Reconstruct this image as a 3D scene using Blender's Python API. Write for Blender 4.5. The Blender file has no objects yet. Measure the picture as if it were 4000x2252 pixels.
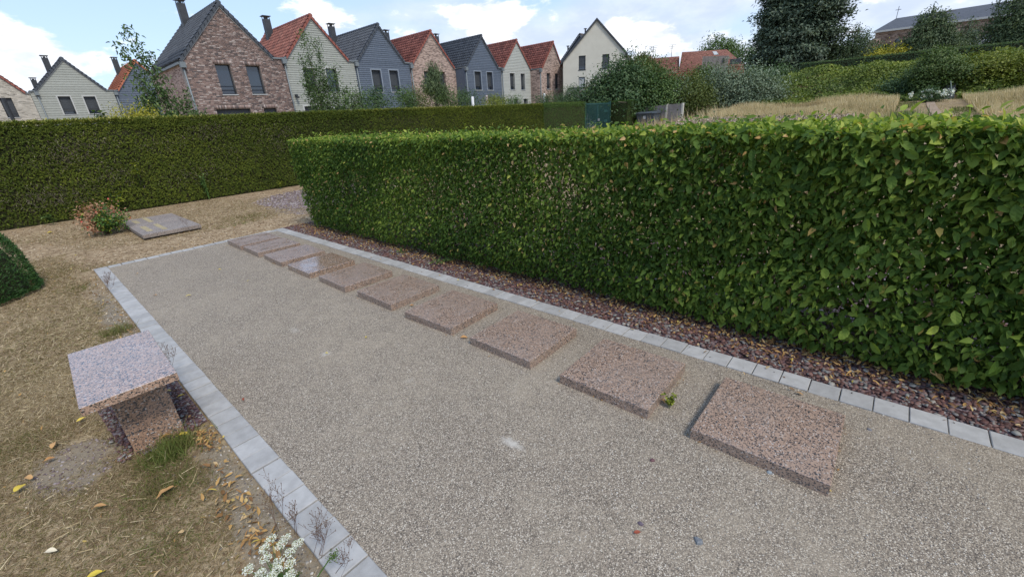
import bpy, math, random
import numpy as np
from mathutils import Matrix, Vector

S = bpy.context.scene
C = S.collection
random.seed(7)
RNG = np.random.default_rng(11)
R = math.radians

# ------------------------------------------------------------------ camera
cam_d = bpy.data.cameras.new('camera')
cam = bpy.data.objects.new('camera', cam_d); C.objects.link(cam)
cam_d.sensor_width = 36.0
cam_d.lens = 36.0*1645.69/4000.0
cam_d.clip_start = 0.05; cam_d.clip_end = 3000
fw = Vector((0.68695, 0.61996, -0.37915)); rt = Vector((0.65176, -0.75636, -0.05587)); up = Vector((0.32142, 0.20873, 0.92365))
m = Matrix.Identity(4)
for i in range(3):
    m[i][0] = rt[i]; m[i][1] = up[i]; m[i][2] = -fw[i]
m[2][3] = 1.6
cam.matrix_world = m
S.camera = cam

# ------------------------------------------------------------------ sky and sun
SUN_AZ, SUN_EL = 190.0, 53.0          # azimuth from +Y clockwise
W = bpy.data.worlds.new('World'); S.world = W; W.use_nodes = True
nt = W.node_tree; nt.nodes.clear()
def nd(t, typ, **k):
    n = t.nodes.new(typ)
    for a, b in k.items():
        if a.startswith('i_'):
            n.inputs[a[2:].replace('_', ' ')].default_value = b
        else: setattr(n, a, b)
    return n
def math_(t, op, a, b=None, c=None, clamp=False):
    n = t.nodes.new('ShaderNodeMath'); n.operation = op; n.use_clamp = clamp
    for i, v in enumerate((a, b, c)):
        if v is None: continue
        if isinstance(v, (int, float)): n.inputs[i].default_value = v
        else: t.links.new(v, n.inputs[i])
    return n.outputs[0]
def mixc(t, f, a, b, mode='MIX'):
    n = t.nodes.new('ShaderNodeMix'); n.data_type = 'RGBA'; n.blend_type = mode
    for i, v in ((0, f), (6, a), (7, b)):
        if isinstance(v, (int, float)): n.inputs[i].default_value = v
        elif isinstance(v, (tuple, list)): n.inputs[i].default_value = (*v, 1)[:4]
        else: t.links.new(v, n.inputs[i])
    return n.outputs[2]
def smooth(t, v, a, b, lo=0.0, hi=1.0):
    n = t.nodes.new('ShaderNodeMapRange'); n.interpolation_type = 'SMOOTHSTEP'
    t.links.new(v, n.inputs[0])
    for i, q in ((1, a), (2, b), (3, lo), (4, hi)): n.inputs[i].default_value = q
    return n.outputs[0]
sky = nd(nt, 'ShaderNodeTexSky', sky_type='NISHITA', sun_disc=False, sun_elevation=R(SUN_EL), sun_rotation=R(SUN_AZ), air_density=1.1, dust_density=1.2, ozone_density=1.0)
tc = nd(nt, 'ShaderNodeTexCoord')
sep = nd(nt, 'ShaderNodeSeparateXYZ'); nt.links.new(tc.outputs['Generated'], sep.inputs[0])
zz = math_(nt, 'ADD', math_(nt, 'MAXIMUM', sep.outputs[2], 0.0), 0.16)
comb = nd(nt, 'ShaderNodeCombineXYZ')
nt.links.new(math_(nt, 'DIVIDE', sep.outputs[0], zz), comb.inputs[0])
nt.links.new(math_(nt, 'DIVIDE', sep.outputs[1], zz), comb.inputs[1])
n1 = nd(nt, 'ShaderNodeTexNoise', i_Scale=0.62, i_Detail=7.0, i_Roughness=0.52, i_Distortion=0.25)
mp = nd(nt, 'ShaderNodeMapping'); mp.inputs['Location'].default_value = (3.1, 1.4, 0.0)
nt.links.new(comb.outputs[0], mp.inputs[0]); nt.links.new(mp.outputs[0], n1.inputs['Vector'])
def blob(az, el, rad, st, sq=2.2):
    # a cloud bank centred on a direction; flattened in height
    d = (math.sin(R(az))*math.cos(R(el)), math.cos(R(az))*math.cos(R(el)), math.sin(R(el)))
    sub = nd(nt, 'ShaderNodeVectorMath', operation='SUBTRACT'); nt.links.new(tc.outputs['Generated'], sub.inputs[0]); sub.inputs[1].default_value = d
    mul = nd(nt, 'ShaderNodeVectorMath', operation='MULTIPLY'); nt.links.new(sub.outputs[0], mul.inputs[0]); mul.inputs[1].default_value = (1, 1, sq)
    ln = nd(nt, 'ShaderNodeVectorMath', operation='LENGTH'); nt.links.new(mul.outputs[0], ln.inputs[0])
    return smooth(nt, ln.outputs['Value'], 0.0, rad, st, 0.0)
# wide thin veil to the east, thicker cumulus banks near the rooftops all round
veil = smooth(nt, sep.outputs[0], 0.35, 0.95, 0.0, 0.17)
base = math_(nt, 'ADD', n1.outputs['Fac'], veil)
low = smooth(nt, sep.outputs[2], 0.02, 0.30, 0.085, 0.0)
base = math_(nt, 'ADD', base, low)
base = math_(nt, 'SUBTRACT', base, blob(11, 13, 0.36, 0.22, 1.6))
base = math_(nt, 'SUBTRACT', base, blob(53, 12.5, 0.16, 0.13, 1.6))
mask = smooth(nt, base, 0.54, 0.74)
n2 = nd(nt, 'ShaderNodeTexNoise', i_Scale=11.0, i_Detail=8.0, i_Roughness=0.6, i_Distortion=0.15)
mp2 = nd(nt, 'ShaderNodeMapping'); mp2.inputs['Scale'].default_value = (1, 1, 2.3)
nt.links.new(tc.outputs['Generated'], mp2.inputs[0]); nt.links.new(mp2.outputs[0], n2.inputs['Vector'])
puff = None
for az, el, rad, st in ((48.0, 10.4, 0.085, .36), (44.5, 10.8, 0.06, .3), (66.0, 7.0, 0.09, .26), (61.5, 8.6, 0.05, .25), (3.5, 6.2, 0.13, .3), (17, 5.6, 0.10, .28), (29, 10.5, 0.07, .2), (37, 8.0, 0.06, .2), (87, 9, 0.09, .2), (200, 9, .2, .3), (240, 12, .25, .3), (290, 8, .2, .3), (330, 10, .2, .3), (130, 9, .2, .3)):
    b = blob(az, el, rad*1.12, st, 1.9)
    puff = b if puff is None else math_(nt, 'MAXIMUM', puff, b)
pm = smooth(nt, math_(nt, 'ADD', math_(nt, 'MULTIPLY', puff, 1.5), n2.outputs['Fac']), 0.60, 0.74)
shade = smooth(nt, n2.outputs['Fac'], 0.35, 0.65)
cloudc = mixc(nt, shade, (3.9, 4.35, 5.4), (4.9, 5.25, 6.0))
puffc = mixc(nt, smooth(nt, n2.outputs['Fac'], 0.36, 0.58), (4.9, 5.2, 5.9), (6.7, 6.8, 7.0))
blue = mixc(nt, 1.0, sky.outputs[0], (1.0, 1.0, 1.0), 'MULTIPLY')
blue = mixc(nt, 0.55, blue, (3.5, 4.7, 6.9))
c = mixc(nt, math_(nt, 'MULTIPLY', mask, 0.78), blue, cloudc)
c = mixc(nt, math_(nt, 'MULTIPLY', pm, 0.9), c, puffc)
bg = nd(nt, 'ShaderNodeBackground'); bg.inputs['Strength'].default_value = 0.10
wo = nd(nt, 'ShaderNodeOutputWorld')
nt.links.new(c, bg.inputs['Color']); nt.links.new(bg.outputs[0], wo.inputs['Surface'])
sl = bpy.data.lights.new('sun', 'SUN'); sl.energy = 1.5; sl.angle = R(15); sl.color = (1.0, 0.93, 0.82)
so = bpy.data.objects.new('sun', sl); C.objects.link(so)
sd = Vector((math.sin(R(SUN_AZ))*math.cos(R(SUN_EL)), math.cos(R(SUN_AZ))*math.cos(R(SUN_EL)), math.sin(R(SUN_EL))))
so.rotation_euler = (-sd).to_track_quat('-Z', 'Y').to_euler(); so.location = (0, 0, 30)
S.view_settings.view_transform = 'Standard'; S.view_settings.look = 'None'
S.view_settings.exposure = 0.90; S.view_settings.gamma = 1.0; S.view_settings.use_curve_mapping = False
S.render.engine = 'CYCLES'
S.cycles.max_bounces = 6; S.cycles.diffuse_bounces = 3; S.cycles.glossy_bounces = 3; S.cycles.transmission_bounces = 3; S.cycles.transparent_max_bounces = 4
S.cycles.use_denoising = True

# ------------------------------------------------------------------ helpers
INV = {}
def tag(o, label=None, cat=None, group=None, kind=None):
    if label: o['label'] = label
    if cat: o['category'] = cat
    if group: o['group'] = group
    if kind: o['kind'] = kind
    return o
def thing(name, label, cat, loc=(0, 0, 0), group=None):
    o = bpy.data.objects.new(name, None); C.objects.link(o); o.location = loc
    o.empty_display_size = 0.1
    INV[o] = Matrix.Translation(loc).inverted()
    return tag(o, label, cat, group)
def link(name, me, mat=None, parent=None, mw=None):
    o = bpy.data.objects.new(name, me); C.objects.link(o)
    if mat is not None and len(me.materials) == 0: me.materials.append(mat)
    if parent is not None:
        o.parent = parent
        o.matrix_parent_inverse = INV.get(parent, Matrix.Identity(4))
    if mw is not None: o.matrix_basis = mw
    return o
class MB:
    def __init__(s): s.v = []; s.f = []; s.sm = False
    def add(s, vs, fs):
        n = len(s.v); s.v += [tuple(a) for a in vs]; s.f += [tuple(i+n for i in f) for f in fs]; return s
    def box(s, a, b, ch=0.0):
        x0, y0, z0 = a; x1, y1, z1 = b
        if ch <= 0:
            return s.add([(x0,y0,z0),(x1,y0,z0),(x1,y1,z0),(x0,y1,z0),(x0,y0,z1),(x1,y0,z1),(x1,y1,z1),(x0,y1,z1)],
                  [(0,3,2,1),(4,5,6,7),(0,1,5,4),(1,2,6,5),(2,3,7,6),(3,0,4,7)])
        c = ch
        v = [(x0,y0,z0),(x1,y0,z0),(x1,y1,z0),(x0,y1,z0),(x0,y0,z1-c),(x1,y0,z1-c),(x1,y1,z1-c),(x0,y1,z1-c),(x0+c,y0+c,z1),(x1-c,y0+c,z1),(x1-c,y1-c,z1),(x0+c,y1-c,z1)]
        return s.add(v, [(0,3,2,1),(0,1,5,4),(1,2,6,5),(2,3,7,6),(3,0,4,7),(4,5,9,8),(5,6,10,9),(6,7,11,10),(7,4,8,11),(8,9,10,11)])
    def prism(s, poly, axis, a, b):
        # poly in the two other axes; extruded along axis from a to b
        n = len(poly)
        def P(p, t): return {'x': (t, p[0], p[1]), 'y': (p[0], t, p[1]), 'z': (p[0], p[1], t)}[axis]
        vs = [P(p, a) for p in poly] + [P(p, b) for p in poly]
        fs = [tuple(range(n))[::-1], tuple(range(n, 2*n))] + [(i, (i+1) % n, n+(i+1) % n, n+i) for i in range(n)]
        return s.add(vs, fs)
    def tube(s, pts, r, k=6, cap=True):
        pts = [Vector(p) for p in pts]; n = len(pts)
        rs = r if isinstance(r, (list, tuple)) else [r]*n
        vs = []
        for i, p in enumerate(pts):
            d = (pts[min(i+1, n-1)]-pts[max(i-1, 0)]).normalized()
            a = d.cross(Vector((0, 0, 1)) if abs(d.z) < .9 else Vector((1, 0, 0))).normalized(); b = d.cross(a)
            for j in range(k):
                t = 2*math.pi*j/k; vs.append(p+(a*math.cos(t)+b*math.sin(t))*rs[i])
        fs = [(i*k+j, i*k+(j+1) % k, (i+1)*k+(j+1) % k, (i+1)*k+j) for i in range(n-1) for j in range(k)]
        if cap: fs += [tuple(range(k))[::-1], tuple((n-1)*k+j for j in range(k))]
        return s.add(vs, fs)
    def mesh(s, name, mat=None, smooth=False):
        me = bpy.data.meshes.new(name); me.from_pydata(s.v, [], s.f)
        if mat: me.materials.append(mat)
        if smooth: me.polygons.foreach_set('use_smooth', [True]*len(me.polygons))
        me.validate(); me.update(); return me
    def build(s, name, mat, parent=None, kind=None, smooth=False, mw=None):
        import bmesh
        me = s.mesh(name, mat, smooth)
        bm = bmesh.new(); bm.from_mesh(me); bmesh.ops.recalc_face_normals(bm, faces=bm.faces); bm.to_mesh(me); bm.free()
        o = link(name, me, None, parent, mw)
        if kind: o['kind'] = kind
        return o

def fastmesh(name, V, F, mat, rnd=None, smooth=False):
    me = bpy.data.meshes.new(name)
    V = np.ascontiguousarray(V, dtype=np.float32); F = np.ascontiguousarray(F, dtype=np.int32)
    me.vertices.add(len(V)); me.vertices.foreach_set('co', V.ravel())
    me.loops.add(F.size); me.loops.foreach_set('vertex_index', F.ravel())
    me.polygons.add(len(F)); me.polygons.foreach_set('loop_start', np.arange(0, F.size, F.shape[1], dtype=np.int32))
    if smooth: me.polygons.foreach_set('use_smooth', np.ones(len(F), dtype=bool))
    if rnd is not None:
        a = me.attributes.new('rnd', 'FLOAT', 'POINT'); a.data.foreach_set('value', np.ascontiguousarray(rnd, dtype=np.float32))
    me.materials.append(mat); me.update(); return me
T_DIA = (np.array([(0,0,0),(.45,.5,.08),(1,0,-.05),(.45,-.5,.08)]), np.array([(0,1,2),(0,2,3)]))
T_LEAF = (np.array([(0,0,0),(.30,.46,.10),(.68,.33,.07),(1.05,0,-.13),(.68,-.33,.07),(.30,-.46,.10),(.33,0,0.0),(.68,0,-.03)]),
          np.array([(0,6,1),(1,6,7),(1,7,2),(2,7,3),(3,7,4),(4,7,6),(4,6,5),(5,6,0)]))
T_BLADE = (np.array([(0,-.5,0),(0,.5,0),(.55,.32,.0),(.55,-.32,.0),(1,0,-.12)]), np.array([(0,1,2),(0,2,3),(3,2,4)]))
T_TRI = (np.array([(0,-.5,0),(0,.5,0),(1,0,0)]), np.array([(0,1,2)]))
def leafV(P, U, N, L, Wd, T):
    U = U/np.linalg.norm(U, axis=1, keepdims=True)
    V = np.cross(N, U); V /= np.linalg.norm(V, axis=1, keepdims=True)+1e-9
    N2 = np.cross(U, V)
    t, f = T
    X = P[:, None] + U[:, None]*(t[None, :, 0:1]*L[:, None, None]) + V[:, None]*(t[None, :, 1:2]*Wd[:, None, None]) + N2[:, None]*(t[None, :, 2:3]*L[:, None, None])
    k = len(t); n = len(P)
    F = (f[None] + (np.arange(n)*k)[:, None, None]).reshape(-1, 3)
    return X.reshape(-1, 3), F
def leaves(name, P, U, N, L, Wd, T, mat, parent=None, rnd=None, kind='stuff'):
    n = len(P)
    L = np.broadcast_to(L, (n,)).astype(float); Wd = np.broadcast_to(Wd, (n,)).astype(float)
    X, F = leafV(P, U, N, L, Wd, T)
    if rnd is None: rnd = RNG.random(n)
    o = link(name, fastmesh(name, X, F, mat, np.repeat(rnd, len(T[0]))), None, parent)
    if kind: o['kind'] = kind
    return o
def rdir(n): 
    v = RNG.normal(size=(n, 3)); return v/np.linalg.norm(v, axis=1, keepdims=True)
def lf(P, s=1.0, seed=0.0):
    x, y, z = P[:, 0]*s+seed, P[:, 1]*s+seed*1.7, P[:, 2]*s
    return (np.sin(x*1.3+1.7*np.sin(y*.9+z))+np.sin(y*1.7+1.3*np.sin(x*1.1-z*.8)+2)+np.sin(z*2.1+x*.7+y*.6+4))/3

# ------------------------------------------------------------------ materials
def mat(name, col, rough=.7, spec=.3, metal=0.0):
    M = bpy.data.materials.new(name); M.use_nodes = True
    b = M.node_tree.nodes['Principled BSDF']
    b.inputs['Base Color'].default_value = (*col, 1); b.inputs['Roughness'].default_value = rough
    b.inputs['Specular IOR Level'].default_value = spec; b.inputs['Metallic'].default_value = metal
    return M
def ramp(t, fac, stops, interp='LINEAR'):
    n = t.nodes.new('ShaderNodeValToRGB'); n.color_ramp.interpolation = interp
    e = n.color_ramp.elements
    while len(e) > 1: e.remove(e[0])
    e[0].position = stops[0][0]; e[0].color = (*stops[0][1], 1)
    for p, c_ in stops[1:]:
        q = e.new(p); q.color = (*c_, 1)
    t.links.new(fac, n.inputs[0]); return n.outputs[0]
def noise(t, vec, sc, det=4, ro=.55, dist=0.0):
    n = nd(t, 'ShaderNodeTexNoise', i_Scale=float(sc), i_Detail=float(det), i_Roughness=ro, i_Distortion=dist)
    if vec is not None: t.links.new(vec, n.inputs['Vector'])
    return n.outputs['Fac']
def bump(t, b, h, strength, dist):
    n = nd(t, 'ShaderNodeBump'); n.inputs['Strength'].default_value = strength; n.inputs['Distance'].default_value = dist
    t.links.new(h, n.inputs['Height']); t.links.new(n.outputs[0], b.inputs['Normal']); return n
def geo(t):
    return nd(t, 'ShaderNodeNewGeometry').outputs['Position']
def objc(t):
    return nd(t, 'ShaderNodeTexCoord').outputs['Object']
def leafmat(name, stops, transl=.22, rough=.5, spec=.35):
    M = mat(name, (0, 0, 0), rough, spec); t = M.node_tree; b = t.nodes['Principled BSDF']; out = t.nodes['Material Output']
    a = nd(t, 'ShaderNodeAttribute', attribute_name='rnd')
    c_ = ramp(t, a.outputs['Fac'], stops)
    t.links.new(c_, b.inputs['Base Color'])
    tr = nd(t, 'ShaderNodeBsdfTranslucent'); c2 = mixc(t, 1.0, c_, (1.25, 1.35, .7), 'MULTIPLY'); t.links.new(c2, tr.inputs[0])
    mx = nd(t, 'ShaderNodeMixShader'); mx.inputs[0].default_value = transl
    t.links.new(b.outputs[0], mx.inputs[1]); t.links.new(tr.outputs[0], mx.inputs[2]); t.links.new(mx.outputs[0], out.inputs['Surface'])
    return M
def noisy(name, c1, c2, sc=5.0, rough=.8, bsc=None, bst=.3, bd=.01, spec=.3, objrand=0.0, coords='pos', det=5):
    M = mat(name, c1, rough, spec); t = M.node_tree; b = t.nodes['Principled BSDF']
    v = geo(t) if coords == 'pos' else objc(t)
    f = smooth(t, noise(t, v, sc, det, .6), .3, .7)
    c_ = mixc(t, f, c1, c2)
    if objrand > 0:
        r_ = nd(t, 'ShaderNodeObjectInfo').outputs['Random']
        k = smooth(t, r_, 0, 1, 1-objrand, 1+objrand)
        cc = nd(t, 'ShaderNodeCombineXYZ')
        for i in range(3): t.links.new(k, cc.inputs[i])
        c_ = mixc(t, 1.0, c_, cc.outputs[0], 'MULTIPLY')
    t.links.new(c_, b.inputs['Base Color'])
    if bsc: bump(t, b, noise(t, v, bsc, 4), bst, bd)
    return M
def granite(name, pink, rough=.2, grey=.0, sc=185.0, dust=0.25, ior=1.6):
    M = mat(name, pink, rough, .5); t = M.node_tree; b = t.nodes['Principled BSDF']
    b.inputs['IOR'].default_value = ior
    v = geo(t)
    ns = nd(t, 'ShaderNodeTexNoise', i_Scale=120.0, i_Detail=2.0); t.links.new(v, ns.inputs['Vector'])
    ad = nd(t, 'ShaderNodeVectorMath', operation='MULTIPLY_ADD'); t.links.new(ns.outputs['Color'], ad.inputs[0]); ad.inputs[1].default_value = (.010, .010, .010); t.links.new(v, ad.inputs[2])
    vo = nd(t, 'ShaderNodeTexVoronoi', i_Scale=sc); t.links.new(ad.outputs[0], vo.inputs['Vector'])
    sp = nd(t, 'ShaderNodeSeparateColor'); t.links.new(vo.outputs['Color'], sp.inputs[0])
    p = pink
    st = [(0, (.04, .04, .045)), (.24, (.04, .04, .042)), (.25, tuple(q*.62 for q in p)), (.42, tuple(q*.95 for q in p)), (.75, p), (.9, tuple(min(1, q*1.12) for q in p)), (.95, (.46, .42, .39))]
    c_ = ramp(t, sp.outputs[0], st, 'CONSTANT')
    du = smooth(t, noise(t, v, 3.0, 5), .35, .75, 0, dust)
    c_ = mixc(t, du, c_, (.30, .26, .225))
    t.links.new(c_, b.inputs['Base Color'])
    ro = smooth(t, noise(t, v, 6.0, 6), .3, .75, rough, rough+.25); t.links.new(ro, b.inputs['Roughness'])
    return M
def brickmat(name, c1, c2, mortar, w=.215, h=.062, wallaxis='y'):
    M = mat(name, c1, .9, .2); t = M.node_tree; b = t.nodes['Principled BSDF']
    s_ = nd(t, 'ShaderNodeSeparateXYZ'); t.links.new(geo(t), s_.inputs[0])
    cb = nd(t, 'ShaderNodeCombineXYZ'); t.links.new(s_.outputs[0 if wallaxis == 'y' else 1], cb.inputs[0]); t.links.new(s_.outputs[2], cb.inputs[1])
    br = nd(t, 'ShaderNodeTexBrick', offset=.5, i_Scale=1.0); t.links.new(cb.outputs[0], br.inputs['Vector'])
    br.inputs['Color1'].default_value = (0, 0, 0, 1); br.inputs['Color2'].default_value = (1, 1, 1, 1)
    br.inputs['Mortar'].default_value = (.5, .5, .5, 1); br.inputs['Mortar Size'].default_value = .006; br.inputs['Brick Width'].default_value = w; br.inputs['Row Height'].default_value = h
    mo = br.outputs['Fac']
    f = nd(t, 'ShaderNodeRGBToBW'); t.links.new(br.outputs['Color'], f.inputs[0])
    c_ = ramp(t, f.outputs[0], [(0, tuple(q*.45 for q in c1)), (.2, c1), (.6, c2), (1, tuple(min(1, q*1.25) for q in c2))])
    c_ = mixc(t, smooth(t, noise(t, geo(t), 4, 4), .35, .7, 0, .3), c_, tuple(q*.6 for q in c1))
    c_ = mixc(t, mo, c_, mortar)
    t.links.new(c_, b.inputs['Base Color'])
    bump(t, b, math_(t, 'SUBTRACT', 1.0, mo), .6, .01)
    return M
def rampattr(name, stops, rough=.85, spec=.25, noise_mix=0.0):
    M = mat(name, (0, 0, 0), rough, spec); t = M.node_tree; b = t.nodes['Principled BSDF']
    a = nd(t, 'ShaderNodeAttribute', attribute_name='rnd')
    t.links.new(ramp(t, a.outputs['Fac'], stops), b.inputs['Base Color']); return M
def objramp(name, stops, rough=.85, spec=.25, bsc=None):
    M = mat(name, (0, 0, 0), rough, spec); t = M.node_tree; b = t.nodes['Principled BSDF']
    t.links.new(ramp(t, nd(t, 'ShaderNodeObjectInfo').outputs['Random'], stops), b.inputs['Base Color'])
    if bsc: bump(t, b, noise(t, objc(t), bsc, 3), .4, .01)
    return M

# ground materials
def m_court():
    M = mat('washed_gravel', (.3, .27, .24), .85, .25); t = M.node_tree; b = t.nodes['Principled BSDF']
    v = geo(t)
    vo = nd(t, 'ShaderNodeTexVoronoi', i_Scale=238.0); t.links.new(v, vo.inputs['Vector'])
    sp = nd(t, 'ShaderNodeSeparateColor'); t.links.new(vo.outputs['Color'], sp.inputs[0])
    peb = ramp(t, sp.outputs[0], [(0, (.05, .043, .038)), (.2, (.125, .103, .084)), (.42, (.25, .205, .158)), (.7, (.36, .302, .23)), (.86, (.455, .39, .305)), (1, (.72, .66, .56))])
    gap = smooth(t, vo.outputs['Distance'], .35, .75)
    peb = mixc(t, math_(t, 'MULTIPLY', gap, .55), peb, (.10, .085, .07))
    fines = mixc(t, noise(t, v, 90, 3), (.32, .27, .20), (.43, .37, .285))
    big = noise(t, v, 1.1, 5, .6)
    med = noise(t, v, 7.0, 5, .65)
    k = smooth(t, math_(t, 'ADD', math_(t, 'MULTIPLY', big, .6), math_(t, 'MULTIPLY', med, .5)), .46, .76, .08, .50)
    # two chalky scuffs worn into the surface
    c_ = mixc(t, k, peb, fines)
    for (x, y, rx, ry, st) in ((1.274, 1.215, .035, .09, .85), (1.13, 2.98, .05, .045, .7), (1.16, 3.6, .04, .09, .3), (1.30, 2.15, .05, .03, .2)):
        sb = nd(t, 'ShaderNodeVectorMath', operation='SUBTRACT'); t.links.new(v, sb.inputs[0]); sb.inputs[1].default_value = (x, y, 0)
        ml = nd(t, 'ShaderNodeVectorMath', operation='MULTIPLY'); t.links.new(sb.outputs[0], ml.inputs[0]); ml.inputs[1].default_value = (1/rx, 1/ry, 0)
        ln = nd(t, 'ShaderNodeVectorMath', operation='LENGTH'); t.links.new(ml.outputs[0], ln.inputs[0])
        f = smooth(t, math_(t, 'ADD', ln.outputs['Value'], math_(t, 'MULTIPLY', noise(t, v, 30, 4), 1.2)), .7, 1.7, st, 0)
        c_ = mixc(t, f, c_, (.50, .47, .42))
    t.links.new(c_, b.inputs['Base Color'])
    h = math_(t, 'ADD', math_(t, 'MULTIPLY', math_(t, 'SUBTRACT', 1.0, vo.outputs['Distance']), .0035), math_(t, 'MULTIPLY', med, .012))
    n = nd(t, 'ShaderNodeBump'); n.inputs['Strength'].default_value = .7; n.inputs['Distance'].default_value = 1.0
    t.links.new(h, n.inputs['Height']); t.links.new(n.outputs[0], b.inputs['Normal'])
    return M
def m_ground():
    M = mat('dry_ground', (.2, .15, .1), .95, .1); t = M.node_tree; b = t.nodes['Principled BSDF']
    v = geo(t)
    a = mixc(t, smooth(t, noise(t, v, 2.2, 6, .65), .35, .65), (.235, .175, .10), (.37, .29, .18))
    a = mixc(t, smooth(t, noise(t, v, 26, 5, .7), .42, .62, 0, .75), a, (.15, .10, .06))
    a = mixc(t, smooth(t, noise(t, v, .8, 4, .6), .56, .68, 0, .35), a, (.11, .12, .045))
    far = nd(t, 'ShaderNodeSeparateXYZ'); t.links.new(v, far.inputs[0])
    a = mixc(t, smooth(t, math_(t, 'ADD', far.outputs[1], math_(t, 'MULTIPLY', noise(t, v, 1.5, 4), 3.0)), 6.5, 10.0, 0, .75), a, mixc(t, smooth(t, noise(t, v, 7, 7, .8), .38, .62), (.20, .135, .078), (.44, .335, .215)))
    vo = nd(t, 'ShaderNodeTexVoronoi', i_Scale=60.0); t.links.new(v, vo.inputs['Vector'])
    spc = nd(t, 'ShaderNodeSeparateColor'); t.links.new(vo.outputs['Color'], spc.inputs[0])
    slate = ramp(t, spc.outputs[0], [(0, (.12, .088, .085)), (.5, (.20, .155, .15)), (1, (.34, .30, .29))])
    clay = mixc(t, noise(t, v, 14, 5, .7), (.19, .155, .11), (.29, .245, .185))
    for (x, y, rx, ry, col) in ((-.29, 3.0, .19, .31, clay), (.22, 1.6, .10, 1.2, clay), (.2, 5.4, .09, 1.3, clay), (5.2, 10.7, 1.7, 1.7, slate), (4.1, 9.6, .8, .9, slate)):
        sb = nd(t, 'ShaderNodeVectorMath', operation='SUBTRACT'); t.links.new(v, sb.inputs[0]); sb.inputs[1].default_value = (x, y, 0)
        ml = nd(t, 'ShaderNodeVectorMath', operation='MULTIPLY'); t.links.new(sb.outputs[0], ml.inputs[0]); ml.inputs[1].default_value = (1/rx, 1/ry, 0)
        ln = nd(t, 'ShaderNodeVectorMath', operation='LENGTH'); t.links.new(ml.outputs[0], ln.inputs[0])
        f = smooth(t, math_(t, 'ADD', ln.outputs['Value'], math_(t, 'MULTIPLY', noise(t, v, 4 if col is slate else 11, 6, .65), 1.8)), 1.55, 2.0, .95, 0)
        a = mixc(t, f, a, col)
    t.links.new(a, b.inputs['Base Color'])
    h = math_(t, 'ADD', math_(t, 'MULTIPLY', noise(t, v, 9, 5, .65), .05), math_(t, 'MULTIPLY', noise(t, v, 70, 3, .7), .015))
    n = nd(t, 'ShaderNodeBump'); n.inputs['Strength'].default_value = .7; n.inputs['Distance'].default_value = 1.0
    t.links.new(h, n.inputs['Height']); t.links.new(n.outputs[0], b.inputs['Normal'])
    return M
def m_slatebed():
    M = mat('slate_bed', (.1, .07, .07), .8, .3); t = M.node_tree; b = t.nodes['Principled BSDF']
    v = geo(t)
    vo = nd(t, 'ShaderNodeTexVoronoi', i_Scale=42.0); t.links.new(v, vo.inputs['Vector'])
    sp = nd(t, 'ShaderNodeSeparateColor'); t.links.new(vo.outputs['Color'], sp.inputs[0])
    c_ = ramp(t, sp.outputs[0], [(0, (.05, .03, .03)), (.4, (.10, .055, .058)), (.75, (.15, .10, .11)), (1, (.28, .26, .27))])
    t.links.new(c_, b.inputs['Base Color'])
    bump(t, b, math_(t, 'SUBTRACT', 1.0, vo.outputs['Distance']), .8, .02)
    return M
M_court = m_court(); M_ground = m_ground(); M_bed = m_slatebed()
M_kerb = noisy('pale_concrete', (0.3102, 0.3055, 0.2961), (0.3807, 0.376, 0.3666), 14, .9, 160, .4, .004, objrand=.10, spec=.15)
M_gran = granite('pink_granite', (.35, .245, .185), .2, dust=.2, sc=190)
M_polish = granite('pink_granite_glossy', (.345, .232, .162), .05, dust=.05, sc=165, ior=2.1)
M_gran_b = granite('pink_granite_polished', (.42, .275, .20), .12, sc=165, dust=.2, ior=2.4)
M_gran_p = granite('grey_granite', (.29, .235, .20), .5, sc=170, dust=.5)
M_gold = mat('gold_paint', (.40, .345, .21), .8, .2)
M_chip = rampattr('slate_chip', [(0, (.07, .035, .030)), (.35, (.13, .062, .052)), (.6, (.185, .10, .085)), (.8, (.15, .13, .125)), (.93, (.20, .20, .185)), (1, (.36, .33, .29))], .7, .35)
M_litter = leafmat('dry_leaf', [(0, (.15, .075, .03)), (.35, (.31, .165, .055)), (.7, (.47, .29, .10)), (.9, (.48, .35, .19)), (1, (.55, .42, .08))], .15, .6)
M_yleaf = leafmat('yellow_leaf', [(0, (.62, .47, .05)), (1, (.72, .55, .10))], .2, .6)
M_bleaf = leafmat('brown_leaf', [(0, (.40, .20, .07)), (1, (.55, .33, .14))], .15, .6)
M_grass = leafmat('lawn_blade', [(0, (.50, .41, .27)), (.25, (.335, .255, .15)), (.5, (.185, .13, .07)), (.68, (.17, .145, .06)), (.82, (.16, .17, .05)), (1, (.10, .145, .032))], .2, .6, .2)
M_horn = leafmat('hornbeam_leaf', [(0, (0.03248, 0.0696, 0.01276)), (.4, (0.0928, 0.1624, 0.02784)), (.7, (0.2204, 0.2958, 0.04872)), (.86, (0.348, 0.406, 0.0754)), (.93, (0.4176, 0.4292, 0.0928)), (.965, (0.4872, 0.3016, 0.1044)), (1, (0.58, 0.3944, 0.1972))], .34, .55, .15)
M_thuja = leafmat('cypress_spray', [(0, (0.02596, 0.04366, 0.00826)), (.4, (0.06726, 0.09204, 0.01416)), (.7, (0.1274, 0.151, 0.02124)), (.9, (0.236, 0.2478, 0.0472)), (1, (0.3894, 0.354, 0.118))], .16, .7, .1)
M_thujag = leafmat('fresh_cypress_spray', [(0, (0.0242, 0.066, 0.011)), (.5, (0.0495, 0.1045, 0.0154)), (1, (0.121, 0.165, 0.0275))], .12, .6, .25)
M_core = noisy('twig_core', (.022, .024, .009), (.04, .038, .015), 8, .95, 20, .8, .05)
M_twig = noisy('twig', (.13, .095, .065), (.22, .17, .12), 20, .9)
M_bark = noisy('bark', (.09, .07, .055), (.16, .13, .10), 12, .95, 30, .6, .02)
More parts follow.
